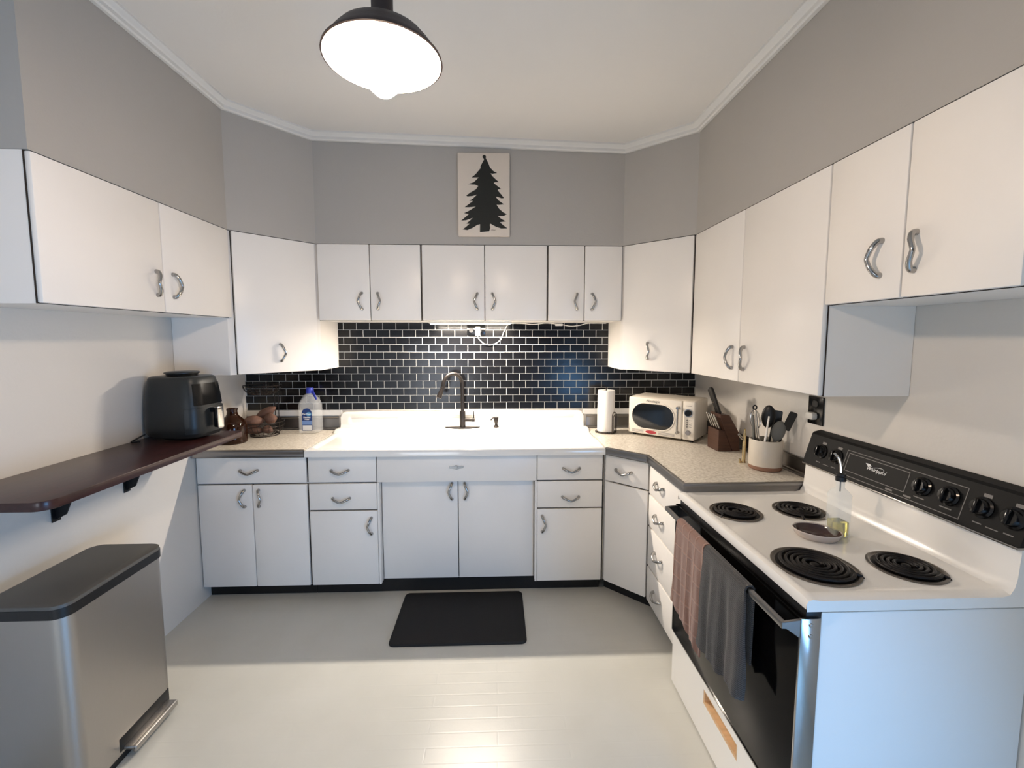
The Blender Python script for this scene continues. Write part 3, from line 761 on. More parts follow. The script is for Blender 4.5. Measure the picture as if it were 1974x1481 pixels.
def tp(p):
    k = (p[1]-135)/1175
    xl, xr = 302+33*k, 1048+17*k
    return (PX0+(PX1-PX0)*(p[0]-xl)/(xr-xl), PZ1-(PZ1-PZ0)*k)
bm = NB(); MT = frame((1, 0, 0), (0, 0, 1), (0, -1, 0), (0, YBU-0.024, 0))
prism(bm, [tp(p) for p in TREE], 0, 0.0008, M=MT)
bx, bz_ = tp((684, 190)); prism(bm, [(bx+0.0105*math.cos(2*PI*k/20), bz_+0.0105*math.sin(2*PI*k/20)) for k in range(20)], 0, 0.0009, M=MT)
a, b = tp((672, 205)), tp((708, 232)); prism(bm, [(a[0], a[1]), (b[0], a[1]), (b[0]+0.001, b[1]), (a[0]+0.004, b[1])], 0, 0.0007, M=MT)
part('tree_silhouette', bm, M_TREE, pc, smooth=False)
bm = NB(); q = [tp((800+10*i, 1219+(4 if i % 2 else -3))) for i in range(7)]
tube(bm, [(x, YBU-0.0243, z) for x, z in q], 0.0012, 6); part('signature', bm, M_SIGN, pc)

# ------------------------------------------------------------------ pendant lamp
LX, LY, LZr = -0.243, 1.012, 2.156
p = thing('pendant_lamp', 'lit dark bronze barn-style pendant lamp hanging from the ceiling', 'lamp', (LX, LY, zceil(LX)))
prof = [(0.124, 0.0), (0.127, 0.001), (0.126, 0.005), (0.116, 0.016), (0.106, 0.030), (0.092, 0.046), (0.073, 0.059), (0.050, 0.068), (0.033, 0.073), (0.026, 0.080), (0.023, 0.098), (0.023, 0.150), (0.020, 0.165), (0.0, 0.167)]
bm = NB(); lathe(bm, [(r_, LZr+z) for r_, z in prof], 48, c=(LX, LY, 0)); sh = part('shade', bm, M_SHADE, p, angle=50)
bm = NB(); lathe(bm, [(0.1235, LZr+0.0002), (0.1225, LZr+0.005), (0.113, LZr+0.015), (0.103, LZr+0.029), (0.089, LZr+0.044), (0.070, LZr+0.056), (0.047, LZr+0.065), (0.0, LZr+0.067)], 48, c=(LX, LY, 0)); part('shade_lining', bm, M_SHADEIN, sh, label='white inner lining')
bm = NB(); lathe(bm, [(0.0, LZr+0.066), (0.021, LZr+0.066), (0.021, LZr+0.025), (0.018, LZr+0.023), (0, LZr+0.023)], 24, c=(LX, LY, 0)); part('socket', bm, M_SOCKET, p)
bm = NB(); lathe(bm, [(0.0, LZr+0.0228), (0.013, LZr+0.0228), (0.014, LZr+0.008), (0.020, LZr-0.006), (0.030, LZr-0.026), (0.033, LZr-0.042), (0.029, LZr-0.057), (0.017, LZr-0.068), (0.0, LZr-0.072)], 28, c=(LX, LY, 0)); part('bulb', bm, M_BULB, p)
bm = NB(); tube(bm, [(LX, LY, LZr+0.16), (LX, LY, zceil(LX)-0.015)], 0.011, 14); part('stem', bm, M_SHADE, p)
bm = NB(); lathe(bm, [(0, -0.03), (0.03, -0.028), (0.06, -0.012), (0.062, 0.002), (0, 0.002)], 28, c=(LX, LY, zceil(LX))); part('ceiling_canopy', bm, M_SHADE, p)

# ------------------------------------------------------------------ wall shelf with brackets
SZ = 1.066
sh = thing('wall_shelf', 'dark mahogany shelf board on two black brackets along the left wall', 'shelf', (-1.55, 1.84, SZ-0.03))
bm = NB()
poly = [(XL+0.001, 1.325), (-1.405, 1.325)]+[(-1.405+0.045*math.sin(a), 1.370-0.045*math.cos(a)) for a in [PI/2*k/6 for k in range(1, 6)]]+[(-1.358, 1.372), (-1.358, 2.345), (-1.375, 2.362), (XL+0.001, 2.362)]
prism(bm, poly, SZ-0.030, SZ, 0.002, 2); part('board', bm, M_SHELF, sh)
for y in (1.735, 2.068):
    bm = NB()
    box(bm, XL+0.001, XL+0.004, y-0.018, y+0.018, SZ-0.228, SZ-0.031, 0.001)
    box(bm, XL+0.004, -1.505, y-0.018, y+0.018, SZ-0.034, SZ-0.0305, 0.001)
    prism(bm, [(XL+0.004, SZ-0.22), (XL+0.004, SZ-0.034), (-1.52, SZ-0.034), (-1.60, SZ-0.062), (-1.665, SZ-0.12), (-1.70, SZ-0.20)], -0.003, 0.003, M=frame((1, 0, 0), (0, 0, 1), (0, 1, 0), (0, y, 0)))
    b = part('bracket', bm, M_BRACKET, sh, smooth=False)
    bm = NB(); cyl(bm, (XL+0.004, y+0.008, SZ-0.20), (XL+0.007, y+0.008, SZ-0.20), 0.004, n=10); part('screw', bm, M_CHROME, b)

# ------------------------------------------------------------------ air fryer on the shelf
AF = Vector((-1.571, 2.236, SZ)); RA = Matrix.Rotation(math.radians(-9), 4, 'Z'); MA = Matrix.Translation(AF) @ RA
a_ = thing('air_fryer', 'charcoal air fryer with chrome-tipped drawer handle on the dark shelf', 'air fryer', AF)
SEC = [(0.012, 0.138, 0.110), (0.03, 0.150, 0.118), (0.06, 0.154, 0.121), (0.14, 0.152, 0.119), (0.22, 0.144, 0.113), (0.275, 0.136, 0.107), (0.296, 0.132, 0.104), (0.303, 0.127, 0.100), (0.307, 0.118, 0.093)]
def fry_ab(z):
    for s0, s1 in zip(SEC, SEC[1:]):
        if s0[0] <= z <= s1[0]:
            t = (z-s0[0])/(s1[0]-s0[0]); return s0[1]+(s1[1]-s0[1])*t, s0[2]+(s1[2]-s0[2])*t
    return SEC[-1][1:] if z > SEC[-1][0] else SEC[0][1:]
def fry_pt(th, z, off=0.0):
    a, b = fry_ab(z); e = 2/3.4
    c, s = math.cos(th), math.sin(th)
    return MA @ Vector(((a+off)*math.copysign(abs(c)**e, c), (b+off)*math.copysign(abs(s)**e, s), z))
bm = NB(); loft(bm, [[fry_pt(2*PI*k/64, z) for k in range(64)] for z, _, _ in SEC]); part('body', bm, M_FRYER, a_, angle=40)
bm = NB(); lathe(bm, [(0, 0.001), (0.092, 0.001), (0.098, 0.012), (0, 0.013)], 40, MA); part('base', bm, M_PLBLACK, a_)
bm = NB(); lathe(bm, [(0.0, 0.305), (0.062, 0.305), (0.066, 0.316), (0.074, 0.320), (0.074, 0.325), (0.068, 0.328), (0, 0.329)], 36, MA); part('top_vent', bm, M_PLBLACK, a_)
def fry_patch(bm, t0, t1, z0, z1, off, nt=18, nz=12, rc=0.0):
    g = []
    for j in range(nz+1):
        z = z0+(z1-z0)*j/nz; row = []
        for i in range(nt+1):
            th = t0+(t1-t0)*i/nt; row.append(bm.verts.new(fry_pt(th, z, off)))
        g.append(row)
    for j in range(nz):
        for i in range(nt): bm.faces.new((g[j][i], g[j][i+1], g[j+1][i+1], g[j+1][i]))
    # skirt to the body
    per = g[0]+[r_[-1] for r_ in g[1:]]+g[-1][-2::-1]+[r_[0] for r_ in g[-2:0:-1]]
    inn = [bm.verts.new(AF+(v.co-AF)*1.0-(v.co-Vector((AF.x, AF.y, v.co.z))).normalized()*(off+0.002)) for v in per]
    for k in range(len(per)): bm.faces.new((per[k], per[(k+1) % len(per)], inn[(k+1) % len(per)], inn[k]))
bm = NB(); fry_patch(bm, -1.05, 1.05, 0.032, 0.155, 0.004); dr = part('drawer', bm, M_FRYER, a_)
bm = NB(); fry_patch(bm, -0.62, 0.62, 0.168, 0.272, 0.003); part('control_panel', bm, M_PLGLOSS, a_)
bm = NB(); box(bm, 0.150, 0.195, -0.016, 0.016, 0.128, 0.150, 0.004, 2, MA); box(bm, 0.172, 0.194, -0.018, 0.018, 0.052, 0.142, 0.006, 2, MA); hd = part('handle', bm, M_PLGLOSS, dr)
bm = NB(); prism(bm, rrect(-0.019, 0.019, 0.046, 0.152, 0.010), 0, 0.006, 0.002, 2, MA @ frame((0, 1, 0), (0, 0, 1), (1, 0, 0), (0.193, 0, 0))); box(bm, 0.146, 0.196, -0.0175, 0.0175, 0.149, 0.154, 0.002, 2, MA); part('handle_trim', bm, M_CHROME, hd, label='chrome handle trim')
# cord at the back of the fryer
bm = NB(); tube(bm, catmull([(-1.700, 2.145, SZ+0.03), (-1.722, 2.125, SZ+0.014), (-1.728, 2.100, SZ+0.005), (-1.715, 2.088, SZ+0.005), (-1.690, 2.100, SZ+0.005)], 5), 0.004, 8); part('power_cord', bm, M_PLBLACK, a_)

# ------------------------------------------------------------------ amber bottle, wire basket, potatoes, water bottle
bm = NB()
R0 = 0.076
lathe(bm, [(0, 0.0), (R0-0.006, 0.0), (R0, 0.006), (R0, 0.105), (R0*0.94, 0.125), (R0*0.72, 0.148), (0.036, 0.165), (0.030, 0.178), (0.028, 0.195), (0.031, 0.207), (0.031, 0.213), (0.026, 0.213),
           (0.024, 0.19), (0.028, 0.172), (R0*0.68, 0.142), (R0*0.9, 0.12), (R0-0.005, 0.10), (R0-0.005, 0.010), (0, 0.008)], 40, c=(-1.622, 2.712, ZC))
single('glass_jug', bm, M_AMBER, 'squat amber glass jug on the counter behind the end of the shelf', 'jug')

bx, by = -1.575, 2.925
k_ = thing('tiered_wire_basket', 'dark two-tier wire fruit basket in the left corner of the counter', 'basket', (bx, by, ZC))
def wire_bowl(bm, c, R, depth, r0, wires=22, rings=5):
    for i in range(rings+1):
        t = i/rings; rr = r0+(R-r0)*math.sin(t*PI/2); z = c[2]-depth*math.cos(t*PI/2)
        tube(bm, [(c[0]+rr*math.cos(2*PI*k/36), c[1]+rr*math.sin(2*PI*k/36), z) for k in range(36)], 0.0028 if i == rings else 0.0016, 6, closed=True)
    for k in range(wires):
        a = 2*PI*k/wires
        tube(bm, [(c[0]+(r0+(R-r0)*math.sin(t*PI/2))*math.cos(a), c[1]+(r0+(R-r0)*math.sin(t*PI/2))*math.sin(a), c[2]-depth*math.cos(t*PI/2)) for t in [j/8 for j in range(9)]], 0.0015, 5)
bm = NB(); wire_bowl(bm, (bx+0.03, by, 1.250), 0.112, 0.062, 0.03); part('upper_bowl', bm, M_WIRE, k_)
bm = NB(); wire_bowl(bm, (bx+0.035, by-0.01, 1.010), 0.122, 0.082, 0.06); part('lower_bowl', bm, M_WIRE, k_)
bm = NB()
for dx in (-0.012, 0.012): tube(bm, [(bx+0.07+dx, by+0.095, ZC+0.004), (bx+0.07+dx, by+0.095, 1.19), (bx+0.05+dx, by+0.05, 1.20)], 0.0028, 8)
tube(bm, [(bx+0.035+0.085*math.cos(2*PI*k/30), by-0.005+0.085*math.sin(2*PI*k/30), ZC+0.004) for k in range(30)], 0.003, 6, closed=True)
part('stand', bm, M_WIRE, k_)
def potato(c, rx, ry, rz, ax, ang, lab):
    bm = NB(); t = bmesh.new(); bmesh.ops.create_icosphere(t, subdivisions=3, radius=1)
    ph = random.random()*6
    for v in t.verts:
        q = v.co; k = 1+0.07*math.sin(3*q.x+ph)+0.06*math.sin(4*q.y+2*ph)+0.05*math.sin(5*q.z+ph)
        v.co = Vector((q.x*rx*k, q.y*ry*k, q.z*rz*k))
    merge(bm, t, Matrix.Translation(c) @ Matrix.Rotation(math.radians(ang), 4, ax))
    return single('potato', bm, M_POTATO, lab, 'potato', 'potatoes in the wire basket')
px, py = bx+0.035, by-0.01
potato((px-0.050, py-0.040, 1.018), 0.062, 0.038, 0.036, 'Z', 20, 'plump brown potato at the front rim of the lower wire bowl')
potato((px+0.045, py-0.006, 1.030), 0.052, 0.034, 0.034, 'Z', -30, 'brown potato on the right side of the lower wire bowl')
potato((px-0.005, py+0.036, 1.062), 0.078, 0.029, 0.028, 'Y', -28, 'long brown potato lying slanted on top of the pile')
potato((px-0.045, py-0.035, 0.957), 0.050, 0.026, 0.024, 'Z', 10, 'small brown potato low on the left of the wire bowl')
potato((px+0.040, py-0.035, 0.962), 0.042, 0.028, 0.026, 'Z', -40, 'small brown potato low on the right of the wire bowl')
potato((px-0.070, py+0.030, 1.000), 0.045, 0.030, 0.030, 'Z', 60, 'brown potato at the back left of the wire bowl')

wx, wy = -1.272, 3.005
wb = thing('water_bottle', 'clear plastic water bottle with blue cap and label on the left counter', 'bottle', (wx, wy, ZC))
def sq(hx, hy, z, n=40, e=4.0):
    out = []
    for k in range(n):
        a = 2*PI*k/n; c_, s_ = math.cos(a), math.sin(a)
        out.append(Vector((wx+hx*math.copysign(abs(c_)**(2/e), c_), wy+hy*math.copysign(abs(s_)**(2/e), s_), ZC+z)))
    return out
secs = [(0.0, 0.058, 0.052, 4), (0.006, 0.068, 0.060, 4)]
for k in range(9):
    z = 0.025+0.0165*k; secs += [(z, 0.0685, 0.0605, 4), (z+0.008, 0.067, 0.059, 4)]
secs += [(0.185, 0.068, 0.060, 4), (0.215, 0.062, 0.055, 3.2), (0.245, 0.045, 0.042, 2.5), (0.265, 0.026, 0.026, 2), (0.285, 0.020, 0.020, 2), (0.292, 0.020, 0.020, 2)]
bm = NB(); loft(bm, [sq(a, b, z, e=e) for z, a, b, e in secs]); part('bottle_body', bm, M_PET, wb, angle=60)
bm = NB(); lathe(bm, [(0, 0.268), (0.024, 0.268), (0.025, 0.275), (0.024, 0.300), (0.021, 0.306), (0, 0.306)], 26, c=(wx, wy, ZC)); cp = part('cap', bm, M_BLUE, wb)
bm = NB(); tube(bm, catmull([(wx+0.018, wy-0.01, ZC+0.288), (wx+0.034, wy-0.018, ZC+0.262), (wx+0.048, wy-0.024, ZC+0.236), (wx+0.050, wy-0.026, ZC+0.228)], 4), [0.010]*6+[0.0085]*6+[0.011], 10, sx=0.6); part('carry_strap', bm, M_BLUE, cp)
ML = frame((1, 0, 0), (0, 0, 1), (0, -1, 0), (wx, wy-0.0612, ZC))
bm = NB(); prism(bm, [(-0.033, 0.022), (0.033, 0.022), (0.033, 0.140)]+[(0.033*math.cos(a), 0.140+0.033*math.sin(a)) for a in [PI*k/12 for k in range(1, 12)]]+[(-0.033, 0.140)], 0, 0.0006, M=ML); lb = part('label', bm, M_LABEL, wb, smooth=False)
bm = NB(); prism(bm, rect(-0.033, 0.033, 0.062, 0.090), 0.0006, 0.0009, M=ML); part('label_band', bm, M_LABEL2, lb, smooth=False)
bm = NB(); prism(bm, rect(-0.030, 0.030, 0.024, 0.058), 0.0006, 0.0009, M=ML); part('label_panel', bm, M_WHITEINK, lb, smooth=False)
bm = NB(); prism(bm, [(0.012+0.018*math.cos(2*PI*k/24), 0.134+0.014*math.sin(2*PI*k/24)) for k in range(24)], 0.0006, 0.0010, M=ML); part('label_disc', bm, M_CYAN, lb, smooth=False)
for body_, size, x, z in (('Pur', 0.016, -0.018, 0.134), ('Fresh', 0.012, 0.012, 0.134), ('Distilled', 0.014, 0, 0.112), ('Water', 0.012, 0, 0.099)):
    text('label_lettering', body_, size, ML @ Matrix.Translation((x, z, 0.0011)), M_WHITEINK, lb, extrude=0.0002, bold=0.0004)

# ------------------------------------------------------------------ paper towel roll on holder
tx, ty = 0.745, 2.925
t_ = thing('paper_towel_holder', 'dark wire paper towel holder on the right counter beside the sink', 'holder', (tx, ty, ZC))
bm = NB(); tube(bm, [(tx+0.068*math.cos(2*PI*k/36), ty+0.068*math.sin(2*PI*k/36), ZC+0.006) for k in range(36)], 0.0035, 8, closed=True); tube(bm, [(tx-0.066, ty, ZC+0.006), (tx+0.066, ty, ZC+0.006)], 0.003, 8); tube(bm, [(tx, ty-0.066, ZC+0.006), (tx, ty+0.066, ZC+0.006)], 0.003, 8)
for a in (3.3, 5.0, 1.2): ball(bm, (tx+0.070*math.cos(a), ty+0.070*math.sin(a), ZC+0.006), 0.006, 0.006, 0.006, u=10, v=6)
part('base_ring', bm, M_WIRE, t_)
bm = NB(); tube(bm, [(tx, ty, ZC+0.006), (tx, ty, ZC+0.300)], 0.004, 8); ball(bm, (tx, ty, ZC+0.303), 0.007, 0.007, 0.007, u=10, v=6); part('post', bm, M_WIRE, t_)
def arch(R, h, wd):
    q = []
    a0 = math.radians(-52)
    for k in range(13):
        a = PI*k/12; q.append((tx+R*math.cos(a0)+wd*math.cos(a)*-math.sin(a0), ty+R*math.sin(a0)+wd*math.cos(a)*math.cos(a0), ZC+h+wd*math.sin(a)))
    return [(q[0][0], q[0][1], ZC+0.006)]+q+[(q[-1][0], q[-1][1], ZC+0.006)]
bm = NB(); tube(bm, arch(0.070, 0.125, 0.022), 0.0026, 8); tube(bm, arch(0.070, 0.112, 0.012), 0.0022, 8); part('spring_arm', bm, M_WIRE, t_)
bm = NB(); lathe(bm, [(0.019, 0.011), (0.056, 0.011), (0.0575, 0.014), (0.0575, 0.287), (0.056, 0.290), (0.019, 0.290), (0.019, 0.011)], 48, c=(tx, ty, ZC))
single('paper_towel_roll', bm, M_PAPER, 'white paper towel roll standing on the dark wire holder', 'paper towel')

# ------------------------------------------------------------------ microwave
FLp = Vector((0.878, 2.858, ZC+0.014)); ex = Vector((0.747, -0.665, 0)); ey = Vector((0.665, 0.747, 0))
MW = frame(ex, ey, (0, 0, 1), FLp)
m_ = thing('microwave', 'cream retro microwave with oval dark window in the right counter corner', 'microwave', FLp+ex*0.215+ey*0.13-Vector((0, 0, 0.014)))
bm = NB(); box(bm, 0.0, 0.43, 0.022, 0.262, 0.0, 0.245, 0.014, 3, MW); part('body', bm, M_CREAM, m_)
bm = NB(); box(bm, 0.001, 0.352, 0.0, 0.024, 0.002, 0.243, 0.010, 3, MW); dr = part('door', bm, M_CREAM, m_)
bm = NB(); box(bm, 0.354, 0.429, 0.0, 0.024, 0.002, 0.243, 0.010, 3, MW); cpn = part('control_panel', bm, M_CREAM, m_)
FM = MW @ frame((1, 0, 0), (0, 0, 1), (0, -1, 0))
bm = NB(); prism(bm, rrect(0.026, 0.306, 0.040, 0.208, 0.083, 14), 0.0, 0.0015, M=FM); part('window', bm, M_MWGLASS, dr, smooth=False)
bm = NB(); tube(bm, [FM @ Vector((x, z, 0.001)) for x, z in rrect(0.026, 0.306, 0.040, 0.208, 0.083, 14)], 0.0035, 8, closed=True); part('window_bezel', bm, M_CREAM, dr)
bm = NB(); tube(bm, [FM @ Vector((0.331, 0.045, 0.026)), FM @ Vector((0.331, 0.200, 0.026))], 0.006, 12)
for z in (0.045, 0.200): cyl(bm, FM @ Vector((0.331, z, -0.001)), FM @ Vector((0.331, z, 0.033)), 0.0085, n=14)
part('handle', bm, M_CHROME, dr)
bm = NB(); prism(bm, [(0.158+0.036*math.cos(2*PI*k/28), 0.022+0.0105*math.sin(2*PI*k/28)) for k in range(28)], 0, 0.003, 0.001, 1, FM); part('badge', bm, M_RED, dr, label='red oval badge')
bm = NB()
for x0, x1 in ((0.028, 0.108), (0.205, 0.310)):
    for z in (0.014, 0.021, 0.028): prism(bm, rect(x0, x1, z, z+0.0022), 0, 0.0012, M=FM)
part('trim_lines', bm, M_SILVER, dr, smooth=False)
text('lettering', 'Nostalgia', 0.024, FM @ Matrix.Translation((0.165, 0.223, 0.0006)), M_GREYP, dr, shear=0.3)
bm = NB(); cyl(bm, FM @ Vector((0.391, 0.172, 0)), FM @ Vector((0.391, 0.172, 0.006)), 0.025, n=32); dl = part('dial_ring', bm, M_CHROME, cpn)
bm = NB(); cyl(bm, FM @ Vector((0.391, 0.172, 0.006)), FM @ Vector((0.391, 0.172, 0.020)), 0.020, 0.018, n=28); part('dial', bm, M_PLGLOSS, dl)
for k in range(4):
    bm = NB(); cyl(bm, FM @ Vector((0.384, 0.126-0.0135*k, 0)), FM @ Vector((0.384, 0.126-0.0135*k, 0.004)), 0.0040, n=12); part('button', bm, M_GREYP, cpn)
bm = NB()
for k in range(4): prism(bm, rect(0.394, 0.410, 0.125-0.0135*k, 0.1275-0.0135*k), 0, 0.0006, M=FM)
prism(bm, rect(0.374, 0.410, 0.214, 0.2165), 0, 0.0006, M=FM)
part('panel_print', bm, M_GREYP, cpn, smooth=False)
bm = NB(); cyl(bm, FM @ Vector((0.391, 0.050, 0)), FM @ Vector((0.391, 0.050, 0.012)), 0.0150, 0.0135, n=24); part('knob', bm, M_SILVER, cpn)
for x, y in ((0.03, 0.04), (0.40, 0.04), (0.03, 0.235), (0.40, 0.235)):
    bm = NB(); cyl(bm, MW @ Vector((x, y, -0.0138)), MW @ Vector((x, y, 0.001)), 0.011, n=14); part('foot', bm, M_PLBLACK, m_)

# ------------------------------------------------------------------ knife block and knives
KX, KY, KW = 1.252, 2.390, 0.125
MK = frame((1, 0, 0), (0, 0, 1), (0, 1, 0), (KX, KY, ZC+0.001))     # profile x, height -> local; extruded along y
kb = thing('knife_block', 'dark walnut knife block between the microwave and the utensil crock', 'knife block', (KX+0.06, KY+0.06, ZC+0.001))
bm = NB(); prism(bm, [(0.0, 0.0), (0.083, 0.0), (0.036, 0.116), (0.0, 0.122)], 0, KW, 0.002, 1, MK); part('front_block', bm, M_BLOCK, kb, smooth=False)
bm = NB(); prism(bm, [(0.085, 0.0), (0.129, 0.0), (0.121, 0.105), (0.062, 0.206), (0.010, 0.212), (0.008, 0.192)], 0.004, KW-0.004, 0.002, 1, MK); part('slanted_block', bm, M_BLOCK, kb, smooth=False)
def knife(p0, p1, rad, m, name, lab, cat, group, blade):
    p0, p1 = Vector(p0), Vector(p1)
    d = (p1-p0).normalized()
    kn = thing(name, lab, cat, p0, group)
    bm = NB(); tube(bm, [p0, p0+d*0.004, p0+(p1-p0)*0.3, p0+(p1-p0)*0.75, p1-d*0.006, p1], [rad*0.9, rad, rad*0.9, rad*1.05, rad, rad*0.55], 10, sx=0.62); part('handle', bm, m, kn)
    Mb = along(p0, p0-d)
    bm = NB(); prism(bm, [(-rad*0.8, 0.0), (rad*0.8, 0.0), (rad*0.7, blade*0.8), (0, blade)], -0.0008, 0.0008, M=Mb @ frame((0, 1, 0), (0, 0, 1), (1, 0, 0))); part('blade', bm, M_CHROME, kn, smooth=False)
for i, (yy, L_, xo, lab) in enumerate(((0.040, 0.160, 0.012, 'tall black-handled knife nearest the camera in the knife block'), (0.075, 0.145, 0.018, 'black-handled knife behind the tallest one in the knife block'))):
    p0 = MK @ Vector((0.010+xo, 0.213, yy)); p1 = p0+Vector((-0.36, 0, 0.93)).normalized()*L_
    knife(p0, p1, 0.017, M_SILIB, 'kitchen_knife', lab, 'knife', 'large knives in the block', 0.08)
for i in range(4):
    yy = 0.018+0.029*i
    p0 = MK @ Vector((0.016, 0.121, yy)); p1 = p0+Vector((-0.40, 0, 0.92)).normalized()*0.098
    knife(p0, p1, 0.0085, M_CHROME, 'steak_knife', ('nearest', 'second nearest', 'third', 'farthest')[i]+' steel-handled steak knife in the front row of the knife block', 'knife', 'steak knives in the block', 0.05)

# ------------------------------------------------------------------ brass stick beside the crock
gx, gy = 1.277, 2.175
g_ = thing('brass_opener', 'slim pale brass upright bottle opener standing beside the utensil crock', 'opener', (gx, gy, ZC))
bm = NB(); lathe(bm, [(0, 0), (0.011, 0), (0.011, 0.004), (0.0085, 0.008), (0.0085, 0.105), (0.0065, 0.112), (0.0065, 0.150), (0.0045, 0.155), (0.004, 0.168), (0.0055, 0.173), (0, 0.178)], 20, c=(gx, gy, ZC)); part('stem', bm, M_BRASS, g_)
bm = NB(); tube(bm, catmull([(gx-0.004, gy, ZC+0.128), (gx-0.016, gy, ZC+0.136), (gx-0.030, gy, ZC+0.150), (gx-0.032, gy, ZC+0.144), (gx-0.016, gy, ZC+0.124), (gx-0.004, gy, ZC+0.120)], 4), 0.003, 8); part('side_loop', bm, M_CHROME, g_)
bm = NB(); cyl(bm, (gx-0.022, gy-0.004, ZC), (gx-0.022, gy-0.004, ZC+0.020), 0.006, 0.005, n=14); tube(bm, [(gx-0.022, gy-0.004, ZC+0.004), (gx, gy, ZC+0.004)], 0.0035, 8); part('side_foot', bm, M_BRASS, g_)

# ------------------------------------------------------------------ utensil crock
cx, cy = 1.322, 2.068
cr = thing('utensil_crock', 'cream stoneware mug crock with terracotta foot holding cooking utensils', 'crock', (cx, cy, ZC))
RC, HC = 0.074, 0.148
bm = NB(); lathe(bm, [(RC, 0.022), (RC+0.0005, 0.05), (RC, HC-0.004), (RC-0.002, HC), (RC-0.005, HC), (RC-0.0065, HC-0.004), (RC-0.0065, 0.010), (0, 0.010)], 48, c=(cx, cy, ZC)); part('glazed_body', bm, M_CROCK, cr, angle=60)
bm = NB(); lathe(bm, [(0, 0), (RC-0.008, 0), (RC-0.001, 0.006), (RC+0.0002, 0.022), (RC-0.006, 0.022)], 48, c=(cx, cy, ZC)); part('bare_foot', bm, M_TERRA, cr, label='unglazed terracotta foot')
def put_tool(name, lab, base, tip, hr, mh, head=None, mhd=None, headpos=0.0):
    base, tip = Vector((cx+base[0], cy+base[1], ZC+0.016)), Vector((cx+tip[0], cy+tip[1], ZC+tip[2]))
    t = thing(name, lab, 'utensil', base, 'utensils in the stoneware crock')
    d = tip-base
    bm = NB(); tube(bm, [base, base+d*0.25, base+d*0.5, base+d*0.8, tip], [hr*0.9, hr, hr, hr*0.9, hr*0.75], 10, sx=0.75); part('handle', bm, mh, t)
    M = along(tip, tip+d, hint=(-0.75, -1, 0.0))
    if head: head(t, M, mhd or mh)
    return t
def spoon_head(L_, w_, th=0.010):
    def f_(t, M, m):
        bm = NB(); ball(bm, (0, 0, L_*0.48), w_, th, L_*0.52, M); bmesh.ops.transform(bm, matrix=Matrix.Identity(4), verts=bm.verts); part('bowl', bm, m, t)
    return f_
def turner_head(L_, w_, tilt=0.0, th=0.004):
    def f_(t, M, m):
        bm = NB(); prism(bm, rrect(-w_, w_, 0, L_, 0.008, 4), -th/2, th/2, 0.001, 1, M @ Matrix.Rotation(tilt, 4, 'X') @ frame((1, 0, 0), (0, 0, 1), (0, -1, 0))); part('blade', bm, m, t, smooth=False)
    return f_
def whisk_head(t, M, m):
    bm = NB()
    for k in range(5):
        a = PI*k/5; c_, s_ = math.cos(a), math.sin(a)
        q = [(0.006*c_, 0.006*s_, 0)]+[(0.024*math.sin(PI*j/12+0.15)*c_*(1 if j < 13 else 1), 0.024*math.sin(PI*j/12+0.15)*s_, 0.05-0.05*math.cos(PI*j/12)) for j in range(1, 12)]+[(0, 0, 0.104)]
        tube(bm, [M @ Vector(p_) for p_ in q], 0.0012, 6); tube(bm, [M @ Vector((-p_[0], -p_[1], p_[2])) for p_ in q], 0.0012, 6)
    part('wires', bm, m, t)
# tongs: two arms and a black ring
tg = thing('tongs', 'steel tongs with a black hanging ring, leftmost in the crock', 'utensil', (cx-0.045, cy, ZC+0.016), 'utensils in the stoneware crock')
for s_ in (-1, 1):
    bm = NB(); tube(bm, [(cx-0.020, cy-0.012+0.010*s_, ZC+0.02), (cx-0.046, cy-0.006+0.009*s_, ZC+0.15), (cx-0.062, cy+0.004*s_, ZC+0.292)], [0.008, 0.008, 0.006], 10, sx=0.45); part('arm', bm, M_CHROME, tg)
bm = NB(); tube(bm, [(cx-0.064+0.009*math.cos(2*PI*k/16), cy, ZC+0.305+0.010*math.sin(2*PI*k/16)) for k in range(16)], 0.0034, 8, closed=True); part('hanging_ring', bm, M_SILIB, tg)
put_tool('slotted_turner', 'black handled utensil leaning beside the tongs', (-0.034, 0.004), (-0.046, 0.024, 0.285), 0.0085, M_SILIB)
put_tool('whisk', 'wire whisk standing behind the ladle in the crock', (0.004, 0.052), (-0.022, 0.050, 0.190), 0.006, M_CHROME, whisk_head, M_CHROME)
put_tool('ladle', 'black nylon spoon with its deep bowl highest in the crock', (0.000, 0.012), (0.008, 0.008, 0.205), 0.006, M_SILIB, spoon_head(0.110, 0.030, 0.013))
put_tool('wide_turner', 'black nylon turner with a wide square blade upright in the crock', (0.030, 0.040), (0.046, 0.030, 0.206), 0.006, M_SILIB, turner_head(0.082, 0.036))
put_tool('white_scraper', 'slim white handled scraper standing in front in the crock', (-0.044, -0.036), (-0.024, -0.052, 0.270), 0.0060, M_WHITEP)
put_tool('grey_spoon', 'grey silicone spoon facing forward at the right of the crock', (-0.008, -0.034), (0.018, -0.046, 0.152), 0.007, M_SILIG, spoon_head(0.098, 0.029, 0.009))
put_tool('grey_spatula', 'grey silicone spatula low in the middle of the crock', (-0.010, -0.030), (0.026, -0.026, 0.165), 0.006, M_SILIG, turner_head(0.060, 0.018, 0, 0.008))
put_tool('long_turner', 'black turner leaning far out to the right of the crock', (0.030, 0.020), (0.052, -0.062, 0.205), 0.006, M_SILIB, turner_head(0.100, 0.017, 0.0))
put_tool('steel_spoon', 'plain grey handled spoon between the tongs and the whisk', (-0.034, 0.030), (-0.050, 0.036, 0.262), 0.0075, M_SILIG)

